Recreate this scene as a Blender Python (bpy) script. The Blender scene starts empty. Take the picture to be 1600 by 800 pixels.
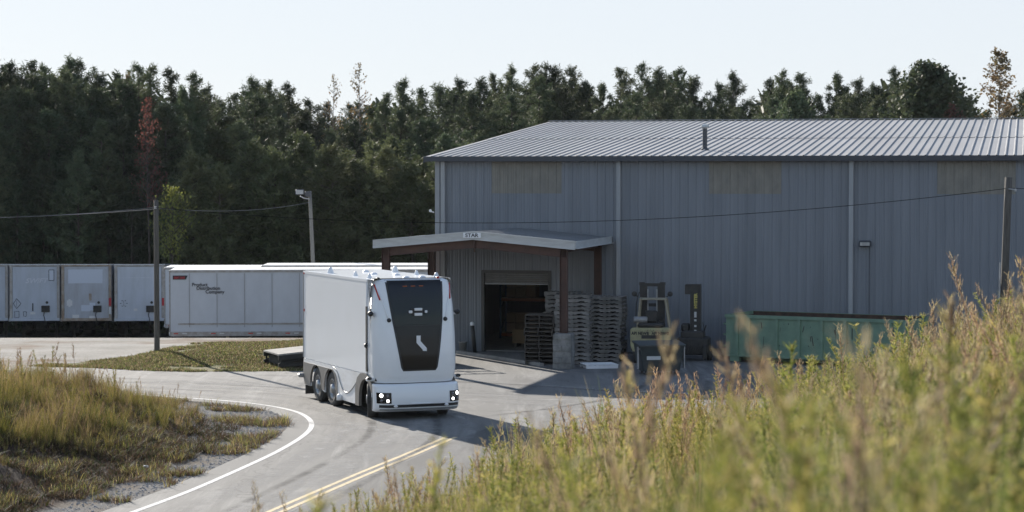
import bpy, math, random
import numpy as np
from mathutils import Vector, Matrix
from mathutils.geometry import tessellate_polygon
R = math.radians
scene = bpy.context.scene
COL = scene.collection
random.seed(5)

# ------------------------------------------------------------------ camera
cd = bpy.data.cameras.new('camera'); cam = bpy.data.objects.new('camera', cd); COL.objects.link(cam)
cam.location = (0, 0, 6.5)
cam.rotation_euler = (R(90 - 2.105), 0, 0)
cd.lens = 76.5; cd.sensor_width = 36; cd.clip_start = 0.2; cd.clip_end = 6000
cd.dof.use_dof = True; cd.dof.focus_distance = 62; cd.dof.aperture_fstop = 2.0
scene.camera = cam

# ------------------------------------------------------------------ world, sun, exposure
SUN_EL, SUN_AZ = 21.0, -27.0
wd = bpy.data.worlds.new('World'); scene.world = wd; wd.use_nodes = True
nt = wd.node_tree; bg = nt.nodes['Background']
sky = nt.nodes.new('ShaderNodeTexSky'); sky.sky_type = 'NISHITA'; sky.sun_disc = False
sky.sun_elevation = R(SUN_EL); sky.sun_rotation = R(SUN_AZ)
sky.air_density = 1.0; sky.dust_density = 0.25; sky.ozone_density = 3.0
hsv = nt.nodes.new('ShaderNodeHueSaturation'); hsv.inputs['Saturation'].default_value = 0.75
nt.links.new(sky.outputs[0], hsv.inputs['Color']); wb = nt.nodes.new('ShaderNodeMix'); wb.data_type = 'RGBA'; wb.blend_type = 'MULTIPLY'; wb.inputs['Factor'].default_value = 1; wb.inputs['B'].default_value = (0.965, 0.985, 1.035, 1)
nt.links.new(hsv.outputs[0], wb.inputs['A']); cl = nt.nodes.new('ShaderNodeMix'); cl.data_type = 'RGBA'; cl.blend_type = 'DARKEN'; cl.inputs['Factor'].default_value = .93; cl.inputs['B'].default_value = (3.3, 3.5, 3.75, 1)   # thin even cloud veil towards the sun
nt.links.new(wb.outputs['Result'], cl.inputs['A']); nt.links.new(cl.outputs['Result'], bg.inputs[0]); bg.inputs[1].default_value = 0.125
sl = bpy.data.lights.new('sun', 'SUN'); so = bpy.data.objects.new('sun', sl); COL.objects.link(so)
sl.energy = 5.0; sl.angle = R(0.6); sl.color = (1.0, 0.93, 0.83)
d = Vector((math.sin(R(SUN_AZ)) * math.cos(R(SUN_EL)), math.cos(R(SUN_AZ)) * math.cos(R(SUN_EL)), math.sin(R(SUN_EL))))
so.rotation_euler = d.to_track_quat('Z', 'Y').to_euler()
so.location = (-30, 60, 40)
vs = scene.view_settings
vs.view_transform = 'Standard'; vs.look = 'None'; vs.gamma = 1; vs.use_curve_mapping = False
vs.exposure = 0.90
scene.render.engine = 'CYCLES'

# ------------------------------------------------------------------ materials
def mat(name, col, rough=0.6, metal=0.0, col2=None, nscale=3.0, bump=0.0, bscale=30.0, coat=0.0, emit=None,
        estr=1.0, trans=0.0, spec=0.5, stretch=None, lo=0.35, hi=0.65, objvar=0.0, attr=None, detail=5.0):
    m = bpy.data.materials.new(name); m.use_nodes = True
    n = m.node_tree.nodes; l = m.node_tree.links
    p = n['Principled BSDF']
    p.inputs['Base Color'].default_value = (*col, 1); p.inputs['Roughness'].default_value = rough
    p.inputs['Metallic'].default_value = metal; p.inputs['Specular IOR Level'].default_value = spec
    p.inputs['Coat Weight'].default_value = coat; p.inputs['Coat Roughness'].default_value = 0.05
    out = None
    tc = n.new('ShaderNodeTexCoord'); vec = tc.outputs['Object']
    if stretch:
        mp = n.new('ShaderNodeMapping'); mp.inputs['Scale'].default_value = stretch
        l.new(vec, mp.inputs[0]); vec = mp.outputs[0]
    if col2 is not None:
        ns = n.new('ShaderNodeTexNoise'); ns.inputs['Scale'].default_value = nscale
        ns.inputs['Detail'].default_value = detail; ns.inputs['Roughness'].default_value = 0.65
        l.new(vec, ns.inputs['Vector'])
        mr = n.new('ShaderNodeMapRange'); mr.inputs[1].default_value = lo; mr.inputs[2].default_value = hi
        l.new(ns.outputs['Fac'], mr.inputs[0])
        mx = n.new('ShaderNodeMix'); mx.data_type = 'RGBA'
        mx.inputs['A'].default_value = (*col, 1); mx.inputs['B'].default_value = (*col2, 1)
        l.new(mr.outputs[0], mx.inputs['Factor']); out = mx.outputs['Result']
    if attr:
        a = n.new('ShaderNodeAttribute'); a.attribute_name = attr
        out = a.outputs['Color']
    if objvar:
        oi = n.new('ShaderNodeObjectInfo'); hs = n.new('ShaderNodeHueSaturation')
        mr2 = n.new('ShaderNodeMapRange'); mr2.inputs[3].default_value = 1 - objvar; mr2.inputs[4].default_value = 1 + objvar
        l.new(oi.outputs['Random'], mr2.inputs[0]); l.new(mr2.outputs[0], hs.inputs['Value'])
        mr3 = n.new('ShaderNodeMapRange'); mr3.inputs[3].default_value = 0.5 - objvar * 0.07; mr3.inputs[4].default_value = 0.5 + objvar * 0.05
        mt = n.new('ShaderNodeMath'); mt.operation = 'FRACT'; mm = n.new('ShaderNodeMath'); mm.operation = 'MULTIPLY'
        mm.inputs[1].default_value = 7.3; l.new(oi.outputs['Random'], mm.inputs[0]); l.new(mm.outputs[0], mt.inputs[0])
        l.new(mt.outputs[0], mr3.inputs[0]); l.new(mr3.outputs[0], hs.inputs['Hue'])
        if out is not None: l.new(out, hs.inputs['Color'])
        else: hs.inputs['Color'].default_value = (*col, 1)
        out = hs.outputs[0]
    if out is not None: l.new(out, p.inputs['Base Color'])
    if bump:
        nb = n.new('ShaderNodeTexNoise'); nb.inputs['Scale'].default_value = bscale; nb.inputs['Detail'].default_value = 4
        l.new(vec, nb.inputs['Vector'])
        b = n.new('ShaderNodeBump'); b.inputs['Strength'].default_value = bump; b.inputs['Distance'].default_value = 0.02
        l.new(nb.outputs['Fac'], b.inputs['Height']); l.new(b.outputs[0], p.inputs['Normal'])
    if emit:
        p.inputs['Emission Color'].default_value = (*emit, 1); p.inputs['Emission Strength'].default_value = estr
    if trans:
        tr = n.new('ShaderNodeBsdfTranslucent'); ms = n.new('ShaderNodeMixShader'); ms.inputs[0].default_value = trans
        if out is not None: l.new(out, tr.inputs[0])
        else: tr.inputs[0].default_value = (*col, 1)
        l.new(p.outputs[0], ms.inputs[1]); l.new(tr.outputs[0], ms.inputs[2])
        l.new(ms.outputs[0], n['Material Output'].inputs['Surface'])
    return m

M = {}
M['white_paint'] = mat('white_paint', (0.84, 0.85, 0.86), 0.28, coat=0.4, col2=(0.81, 0.82, 0.82), nscale=0.7, bump=0.012, bscale=1.2)
M['skirt_paint'] = mat('skirt_paint', (0.80, 0.80, 0.80), 0.4, coat=.2, col2=(0.62, 0.60, 0.57), nscale=1.8, lo=.45, hi=.8, stretch=(1, .6, 2.2))
M['white_plastic'] = mat('white_plastic', (0.78, 0.79, 0.80), 0.45)
M['fender_grey'] = mat('fender_grey', (0.19, 0.18, 0.165), 0.5, col2=(0.16, 0.145, 0.13), nscale=6)
M['line_grey'] = mat('line_grey', (0.27, 0.275, 0.28), 0.4)
M['black_glass'] = mat('black_glass', (0.006, 0.007, 0.009), 0.07, coat=0.0, spec=0.4)
M['black_glass2'] = mat('black_glass2', (0.012, 0.011, 0.0105), 0.25, spec=0.35)
M['black_plastic'] = mat('black_plastic', (0.02, 0.02, 0.022), 0.5)
M['chassis'] = mat('chassis', (0.018, 0.018, 0.018), 0.8, col2=(0.04, 0.036, 0.03), nscale=4)
M['rubber'] = mat('rubber', (0.028, 0.027, 0.026), 0.85, col2=(0.10, 0.095, 0.088), nscale=5, bump=0.3, bscale=40)
M['rim'] = mat('rim', (0.42, 0.43, 0.45), 0.35, 0.8, col2=(0.2, 0.2, 0.2), nscale=8)
M['lamp_on'] = mat('lamp_on', (0.9, 0.9, 0.9), 0.2, emit=(1, 0.98, 0.94), estr=3.2)
M['lamp_off'] = mat('lamp_off', (0.12, 0.12, 0.13), 0.15)
M['red_mark'] = mat('red_mark', (0.45, 0.03, 0.02), 0.35)
M['orange_mark'] = mat('orange_mark', (0.55, 0.13, 0.02), 0.35, emit=(1, 0.3, 0.05), estr=0.02)
M['steel_wall'] = mat('steel_wall', (0.225, 0.242, 0.268), 0.42, col2=(0.165, 0.18, 0.202), nscale=1.0, stretch=(1.6, 1.6, 0.14), bump=0.02, bscale=4, lo=.3, hi=.7)
M['steel_trim'] = mat('steel_trim', (0.36, 0.37, 0.38), 0.45, col2=(0.29, 0.30, 0.31), nscale=2, stretch=(1, 1, 0.3))
M['gutter_dark'] = mat('gutter_dark', (0.055, 0.06, 0.07), 0.5)
M['skylight'] = mat('skylight', (0.27, 0.25, 0.21), 0.6, col2=(0.19, 0.178, 0.155), nscale=2.6, lo=.3, hi=.7, stretch=(1, 1, .6))
M['roof_steel'] = mat('roof_steel', (0.33, 0.33, 0.335), 0.75, metal=0.0, col2=(0.26, 0.26, 0.265), nscale=0.7, stretch=(1.5, .25, 1), lo=.3, hi=.7)
M['fascia'] = mat('fascia', (0.55, 0.56, 0.55), 0.4, col2=(0.45, 0.45, 0.44), nscale=3, stretch=(.5, .5, 3))
M['canopy_roof'] = mat('canopy_roof', (0.22, 0.23, 0.24), 0.5, col2=(0.16, 0.165, 0.17), nscale=1)
M['red_iron'] = mat('red_iron', (0.115, 0.060, 0.045), 0.7, col2=(0.075, 0.045, 0.036), nscale=3)
M['galv'] = mat('galv', (0.45, 0.46, 0.47), 0.4, 0.7, col2=(0.3, 0.31, 0.32), nscale=5)
M['door_dark'] = mat('door_dark', (0.075, 0.072, 0.068), 0.6)
M['door_slat'] = mat('door_slat', (0.20, 0.195, 0.185), 0.55, col2=(.15, .145, .14), nscale=2)
M['concrete'] = mat('concrete', (0.33, 0.31, 0.285), 0.9, col2=(0.22, 0.21, 0.195), nscale=3, bump=0.4, bscale=25)
M['block'] = mat('block', (0.29, 0.285, 0.27), 0.95, col2=(0.14, 0.14, 0.135), nscale=3.5, bump=0.8, bscale=12)
M['wood_grey'] = mat('wood_grey', (0.25, 0.238, 0.222), 0.85, col2=(0.14, 0.13, 0.12), nscale=4, objvar=0.3, bump=0.3, bscale=20)
M['wood_brown'] = mat('wood_brown', (0.10, 0.086, 0.072), 0.9, col2=(0.05, 0.045, 0.038), nscale=4, objvar=0.3)
M['plywood'] = mat('plywood', (0.30, 0.20, 0.11), 0.8, col2=(0.22, 0.15, 0.08), nscale=3)
M['carton'] = mat('carton', (0.30, 0.21, 0.13), 0.85, objvar=.2)
M['rack_blue'] = mat('rack_blue', (0.03, 0.06, 0.12), 0.5)
M['rack_orange'] = mat('rack_orange', (0.30, 0.09, 0.03), 0.5)
M['truck_yellow'] = mat('truck_yellow', (0.40, 0.37, 0.20), 0.5, col2=(0.30, 0.27, 0.16), nscale=4)
M['lift_black'] = mat('lift_black', (0.022, 0.022, 0.022), 0.5, col2=(0.045, 0.04, 0.035), nscale=7)
M['lift_beige'] = mat('lift_beige', (0.22, 0.19, 0.14), 0.5, col2=(.35, .3, .2), nscale=6)
M['bin_dark'] = mat('bin_dark', (0.030, 0.040, 0.042), 0.5, col2=(0.045, 0.055, 0.055), nscale=3)
M['sticker'] = mat('sticker', (0.55, 0.55, 0.54), 0.6)
M['sticker_blue'] = mat('sticker_blue', (0.47, 0.51, 0.58), 0.5)
M['text_dark'] = mat('text_dark', (0.015, 0.015, 0.02), 0.6)
M['text_red'] = mat('text_red', (0.40, 0.02, 0.03), 0.6)
M['text_yellow'] = mat('text_yellow', (0.6, 0.5, 0.12), 0.6)
M['ghost'] = mat('ghost', (0.56, 0.58, 0.62), 0.6, col2=(0.46, 0.48, 0.52), nscale=9, lo=.42, hi=.58)
M['tank_green'] = mat('tank_green', (0.20, 0.30, 0.205), 0.6, col2=(0.15, 0.235, 0.165), nscale=2.2, bump=0.05, bscale=6)
M['rust'] = mat('rust', (0.10, 0.055, 0.035), 0.9, col2=(0.04, 0.028, 0.02), nscale=5)
M['scratch'] = mat('scratch', (0.05, 0.055, 0.045), 0.9)
M['trailer_white'] = mat('trailer_white', (0.50, 0.53, 0.57), 0.4, col2=(0.43, 0.455, 0.49), nscale=1.2, stretch=(1, 1, .5), lo=.3, hi=.7)
M['trailer_front'] = mat('trailer_front', (0.44, 0.475, 0.54), 0.5, col2=(0.36, 0.385, 0.42), nscale=1.4, stretch=(1.6, 1, .45), lo=.3, hi=.7, objvar=.06)
M['trailer_worn'] = mat('trailer_worn', (0.40, 0.43, 0.48), 0.5, col2=(0.30, 0.30, 0.31), nscale=1.1, stretch=(1.6, 1, .45), lo=.3, hi=.7)
M['trailer_alu'] = mat('trailer_alu', (0.36, 0.36, 0.36), 0.4, 0.3, col2=(0.24, 0.22, 0.20), nscale=4)
M['trailer_rust'] = mat('trailer_rust', (0.22, 0.15, 0.10), 0.7, col2=(0.35, 0.31, 0.26), nscale=4)
M['trailer_roof'] = mat('trailer_roof', (0.72, 0.72, 0.72), 0.5)
M['pole_wood'] = mat('pole_wood', (0.075, 0.066, 0.056), 0.9, col2=(0.13, 0.12, 0.105), nscale=3, stretch=(6, 6, .5), bump=.4, bscale=12)
M['pole_pale'] = mat('pole_pale', (0.20, 0.195, 0.18), 0.9, col2=(0.15, 0.145, 0.13), nscale=3, stretch=(6, 6, .5))
M['wire'] = mat('wire', (0.012, 0.012, 0.013), 1.0, spec=0.0)
M['bark'] = mat('bark', (0.085, 0.062, 0.048), 0.95, col2=(0.045, 0.035, 0.03), nscale=3, stretch=(4, 4, 1))
M['bark_pale'] = mat('bark_pale', (0.22, 0.19, 0.16), 0.95)
M['pine'] = mat('pine', (0.066, 0.086, 0.044), 0.65, col2=(0.115, 0.13, 0.065), nscale=.9, detail=2.0, lo=.42, hi=.68, objvar=0.4, trans=0.28, spec=.3)
M['pine_light'] = mat('pine_light', (0.085, 0.10, 0.044), 0.65, col2=(0.14, 0.15, 0.07), nscale=.9, detail=2.0, lo=.4, hi=.66, objvar=0.25, trans=0.33, spec=.3)
M['leaf_red'] = mat('leaf_red', (0.155, 0.060, 0.045), 0.7, trans=0.4)
M['leaf_yellow'] = mat('leaf_yellow', (0.27, 0.26, 0.05), 0.7, trans=0.4, col2=(.08, .11, .03), nscale=.5)
M['leaf_orange'] = mat('leaf_orange', (0.26, 0.16, 0.08), 0.7, trans=0.35, col2=(.14, .12, .05), nscale=.5)
M['weed'] = mat('weed', (0.2, 0.2, 0.08), 0.7, attr='Col', trans=0.42, spec=.25)
M['line_white'] = mat('line_white', (0.72, 0.71, 0.69), 0.8, col2=(0.50, 0.49, 0.47), nscale=6, lo=.35, hi=.75)
M['line_yellow'] = mat('line_yellow', (0.52, 0.40, 0.20), 0.8, col2=(0.36, 0.29, 0.18), nscale=6, lo=.35, hi=.7)

# ------------------------------------------------------------------ mesh helpers
def tag(o, label=None, cat=None, group=None, kind=None):
    if label: o['label'] = label
    if cat: o['category'] = cat
    if group: o['group'] = group
    if kind: o['kind'] = kind
    return o

def empty(name, loc=(0, 0, 0), rz=0.0):
    o = bpy.data.objects.new(name, None); COL.objects.link(o)
    o.location = loc; o.rotation_euler = (0, 0, rz); o.empty_display_size = .2
    return o

class MB:
    def __init__(s): s.v = []; s.f = []; s.mi = []; s.cur = 0; s.sm = []; s.smooth = False
    def _add(s, vs, fs):
        b = len(s.v); s.v += [tuple(v) for v in vs]
        for f in fs:
            s.f.append([b + i for i in f]); s.mi.append(s.cur); s.sm.append(s.smooth)
    def box(s, c, sz, rz=0.0, M4=None):
        x, y, z = sz[0] / 2, sz[1] / 2, sz[2] / 2
        vs = [Vector(p) for p in ((-x, -y, -z), (x, -y, -z), (x, y, -z), (-x, y, -z), (-x, -y, z), (x, -y, z), (x, y, z), (-x, y, z))]
        m = M4 if M4 is not None else Matrix.Rotation(rz, 4, 'Z')
        vs = [m @ v + Vector(c) for v in vs]
        s._add(vs, [(0, 3, 2, 1), (4, 5, 6, 7), (0, 1, 5, 4), (1, 2, 6, 5), (2, 3, 7, 6), (3, 0, 4, 7)])
        return s
    def box2(s, a, b):
        c = [(a[i] + b[i]) / 2 for i in range(3)]; return s.box(c, [abs(b[i] - a[i]) for i in range(3)])
    def rbox(s, c, sz, r=0.02, rz=0.0):       # box with chamfered vertical + horizontal edges
        X, Y, Z = sz[0] / 2, sz[1] / 2, sz[2] / 2; r = min(r, X * .9, Y * .9, Z * .9)
        rings = []
        for z, k in ((-Z, r), (-Z + r, 0), (Z - r, 0), (Z, r)):
            x, y = X - k, Y - k; q = r
            rings.append([(-x + q, -y, z), (x - q, -y, z), (x, -y + q, z), (x, y - q, z), (x - q, y, z), (-x + q, y, z), (-x, y - q, z), (-x, -y + q, z)])
        m = Matrix.Rotation(rz, 4, 'Z'); vs = [m @ Vector(p) + Vector(c) for rg in rings for p in rg]
        fs = [tuple(range(7, -1, -1)), tuple(range(24, 32))]
        for k in range(3):
            for i in range(8):
                j = (i + 1) % 8; fs.append((k * 8 + i, k * 8 + j, (k + 1) * 8 + j, (k + 1) * 8 + i))
        s._add(vs, fs); return s
    def tube(s, pts, r, n=8, cap=True, r2=None):
        pts = [Vector(p) for p in pts]; N = len(pts); vs = []; 
        rad = r if isinstance(r, (list, tuple)) else [r + ((r2 if r2 is not None else r) - r) * i / max(1, N - 1) for i in range(N)]
        up0 = None
        for i, p in enumerate(pts):
            t = (pts[min(i + 1, N - 1)] - pts[max(i - 1, 0)]).normalized()
            a = Vector((0, 0, 1)) if abs(t.z) < .9 else Vector((1, 0, 0))
            if up0 is not None: a = up0
            u = (a - t * a.dot(t)).normalized(); up0 = u; w = t.cross(u)
            for k in range(n):
                an = 2 * math.pi * k / n; vs.append(p + (u * math.cos(an) + w * math.sin(an)) * rad[i])
        fs = []
        for i in range(N - 1):
            for k in range(n):
                j = (k + 1) % n; fs.append((i * n + k, i * n + j, (i + 1) * n + j, (i + 1) * n + k))
        if cap: fs += [tuple(range(n - 1, -1, -1)), tuple(range((N - 1) * n, N * n))]
        s._add(vs, fs); return s
    def poly(s, pts, thick, origin=(0, 0, 0), ax=((1, 0, 0), (0, 1, 0), (0, 0, 1))):
        # extruded 2-D outline: point = origin + a*ax0 + b*ax1, thickness along ax2
        A, B, Cc = [Vector(a) for a in ax]; O = Vector(origin); n = len(pts)
        lo = [O + A * a + B * b for a, b in pts]; hi = [p + Cc * thick for p in lo]
        tri = tessellate_polygon([[Vector((a, b, 0)) for a, b in pts]])
        fs = [tuple(t) for t in tri] + [tuple(i + n for i in reversed(t)) for t in tri]
        for i in range(n):
            j = (i + 1) % n; fs.append((i, j, j + n, i + n))
        s._add(lo + hi, fs); return s
    def grid(s, rows, closed=False):
        n = len(rows[0]); vs = [p for r in rows for p in r]; fs = []
        for i in range(len(rows) - 1):
            for k in range(n if closed else n - 1):
                j = (k + 1) % n; fs.append((i * n + k, i * n + j, (i + 1) * n + j, (i + 1) * n + k))
        s._add(vs, fs); return s
    def lathe(s, prof, c, n=24, axis='Z', rot=None):   # profile [(r, h)]
        rows = []
        for r_, h in prof:
            row = []
            for k in range(n):
                a = 2 * math.pi * k / n; p = Vector((r_ * math.cos(a), r_ * math.sin(a), h))
                if axis == 'X': p = Vector((p.z, p.x, p.y))
                if axis == 'Y': p = Vector((p.x, p.z, p.y))
                if rot is not None: p = rot @ p
                row.append(p + Vector(c))
            rows.append(row)
        s.grid(rows, closed=True)
        return s
    def build(s, name, mats, parent=None, loc=(0, 0, 0), rot=(0, 0, 0), recalc=True):
        me = bpy.data.meshes.new(name); me.from_pydata(s.v, [], s.f)
        if not isinstance(mats, (list, tuple)): mats = [mats]
        for m in mats: me.materials.append(m)
        me.polygons.foreach_set('material_index', s.mi); me.polygons.foreach_set('use_smooth', s.sm)
        if recalc:
            import bmesh
            bm = bmesh.new(); bm.from_mesh(me); bmesh.ops.recalc_face_normals(bm, faces=bm.faces); bm.to_mesh(me); bm.free()
        me.update()
        o = bpy.data.objects.new(name, me); COL.objects.link(o); o.location = loc; o.rotation_euler = rot
        if parent: o.parent = parent
        return o

def bevel(o, w=0.01, seg=2):
    m = o.modifiers.new('bevel', 'BEVEL'); m.width = w; m.segments = seg; m.limit_method = 'ANGLE'; m.angle_limit = R(40)
    return o

def text(name, s, size, m, parent, loc, rot, depth=0.004, sx=1.0, shear=0.0, bold=0.0):
    c = bpy.data.curves.new(name, 'FONT'); c.body = s; c.size = size; c.extrude = depth; c.shear = shear; c.offset = bold
    o = bpy.data.objects.new(name, c); COL.objects.link(o)
    bpy.context.view_layer.update()
    me = bpy.data.meshes.new_from_object(o.evaluated_get(bpy.context.evaluated_depsgraph_get()))
    bpy.data.objects.remove(o); me.name = name
    me.materials.clear(); me.materials.append(m)
    q = bpy.data.objects.new(name, me); COL.objects.link(q); q.parent = parent; q.location = loc; q.rotation_euler = rot; q.scale = (sx, 1, 1)
    return q

def copy_tree(o, parent=None):
    c = o.copy(); COL.objects.link(c); c.parent = parent
    for ch in list(kids.get(o.name, [])): copy_tree(ch, c)
    return c
kids = {}
def index_kids():
    kids.clear()
    for o in bpy.data.objects:
        if o.parent: kids.setdefault(o.parent.name, []).append(o)

def sm(t):
    t = np.clip(t, 0, 1); return t * t * (3 - 2 * t)

# ------------------------------------------------------------------ value noise (numpy) for terrain
_rs = np.random.RandomState(3); _tab = _rs.rand(64, 64)
def vnoise(x, y, s):
    x = np.asarray(x, float) * s; y = np.asarray(y, float) * s
    xi = np.floor(x).astype(int); yi = np.floor(y).astype(int); fx = sm(x - xi); fy = sm(y - yi)
    g = lambda a, b: _tab[a % 64, b % 64]
    return (g(xi, yi) * (1 - fx) + g(xi + 1, yi) * fx) * (1 - fy) + (g(xi, yi + 1) * (1 - fx) + g(xi + 1, yi + 1) * fx) * fy - .5

def inpoly(x, y, P):
    x = np.asarray(x, float); y = np.asarray(y, float); r = np.zeros(np.broadcast(x, y).shape, bool); n = len(P)
    for i in range(n):
        x1, y1 = P[i]; x2, y2 = P[(i + 1) % n]
        c = ((y1 > y) != (y2 > y)) & (x < (x2 - x1) * (y - y1) / (y2 - y1 + 1e-12) + x1); r ^= c
    return r

WHITE = [(-19, 16), (-13.5, 24), (-9.8, 32), (-7.73, 40.22), (-7.31, 41.91), (-6.62, 44.83), (-5.82, 49.27), (-5.45, 51.8), (-5.21, 54.4), (-5.21, 56.36), (-5.46, 58.15), (-5.93, 59.73), (-6.67, 61.06), (-7.72, 62.27), (-8.95, 63.17), (-10.18, 63.91), (-11.51, 64.75), (-14, 65.9), (-20, 67.6), (-32, 69.5), (-60, 72)]
YELLOW = [(-16, 16), (-10.5, 26), (-6.6, 35.5), (-4.99, 40.22), (-4.58, 41.91), (-3.33, 46.95), (-2.39, 50.52), (-1.51, 54.0)]
FAR = [(2.21, 53.47), (3.26, 55.22), (4.36, 56.6), (6.16, 58.0), (9, 59.3), (14, 60.2), (30, 61)]
def offset_line(pts, d):
    out = []
    for i, p in enumerate(pts):
        a = pts[max(i - 1, 0)]; b = pts[min(i + 1, len(pts) - 1)]
        t = Vector((b[0] - a[0], b[1] - a[1])).normalized(); out.append((p[0] - t.y * d, p[1] + t.x * d))
    return out
def smoothline(pts, k=3):
    # Catmull-Rom
    P = [Vector(p).to_2d() if len(p) == 2 else Vector(p) for p in pts]; out = []
    for i in range(len(P) - 1):
        p0 = P[max(i - 1, 0)]; p1 = P[i]; p2 = P[i + 1]; p3 = P[min(i + 2, len(P) - 1)]
        for j in range(k):
            t = j / k
            out.append(tuple(0.5 * ((2 * p1) + (-p0 + p2) * t + (2 * p0 - 5 * p1 + 4 * p2 - p3) * t * t + (-p0 + 3 * p1 - 3 * p2 + p3) * t ** 3)))
    out.append(tuple(P[-1])); return out
WHITE_S = smoothline([tuple(p) for p in WHITE], 4)
EDGE = offset_line(WHITE_S, 0.62)      # asphalt edge inside of the white line (towards the island)
ASPHALT = EDGE + [(-60, 76), (-14.3, 73.6), (-12.4, 72.4), (-10.6, 71.9), (-7.0, 72.3), (-6.2, 74.5), (-5.6, 80), (-5.0, 87), (90, 87), (90, 10), (-10, 10)]
GRASS = [(-16.5, 74.2), (-14.6, 73.6), (-12.4, 72.5), (-10.6, 72.0), (-7.0, 72.4), (-6.2, 75), (-5.7, 80), (-5.2, 86), (-8.2, 86), (-11.6, 83.5), (-12.4, 81), (-13.4, 77.5)]
ISLAND = EDGE + [(-200, 76), (-200, 10)]

_E = []
for _a, _b in zip(EDGE[:-1], EDGE[1:]):
    _n = max(1, int(math.hypot(_b[0] - _a[0], _b[1] - _a[1]) / .5))
    _E += [(_a[0] + (_b[0] - _a[0]) * i / _n, _a[1] + (_b[1] - _a[1]) * i / _n) for i in range(_n)]
def edist(x, y):      # distance inside the island from the asphalt edge, 0 outside
    x = np.asarray(x, float); y = np.asarray(y, float); e = np.full(np.broadcast(x, y).shape, 99.)
    for q in _E: e = np.minimum(e, np.hypot(x - q[0], y - q[1]))
    return np.where(inpoly(x, y, ISLAND), e, 0)
def hplane(x, y):
    xx = np.clip(x, -99, 10); return 4.95 - .11 * y + np.where(xx < 0, .28 * xx, .162 * xx + .0118 * xx * xx)
def terrain(x, y):
    x = np.asarray(x, float); y = np.asarray(y, float)
    z = np.zeros(np.broadcast(x, y).shape)
    left = sm((-x - 3.2) / 2.5)
    z = z - 1.8 * sm((y - 87) / 9) * left - (0.02 * np.clip(y - 97, 0, 13) + .04 * np.clip(y - 110, 0, 20)) * left
    # grass strip swelling
    z = z + 0.22 * sm((y - 73.5) / 4) * sm((85 - y) / 4) * sm((-x - 6) / 2) * sm((x + 15) / 4)
    # left bank
    ed = edist(x, y)
    isl = sm((ed - .5) / 6.0) * sm((y - 41) / 9)
    bump = (vnoise(x, y, .45) * .5 + vnoise(x + 9, y, 1.3) * .2)
    z = z + isl * (0.80 + bump * .9) + sm((-x - 13) / 12) * sm((y - 20) / 20) * sm((ed - 1) / 8) * 1.2
    z = z + sm((ed - .7) / 4) * sm((50 - y) / 6) * sm((y - 30) / 8) * (0.45 + bump * 1.1)
    # hill under the camera, right
    h1 = hplane(x, y)
    h2 = (47.5 - y) * .55
    h = np.minimum(h1, h2); h = np.minimum(h, 7.2)
    h = np.where(h > 0, h * sm(h / .8 + .3) + sm(h / 1.2) * (vnoise(x, y, .5) * .35 + vnoise(x, y, 1.7) * .1), 0)
    z = np.where(h > 0, np.maximum(z, h), z)
    return z
def tz(x, y): return float(terrain(x, y))

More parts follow.
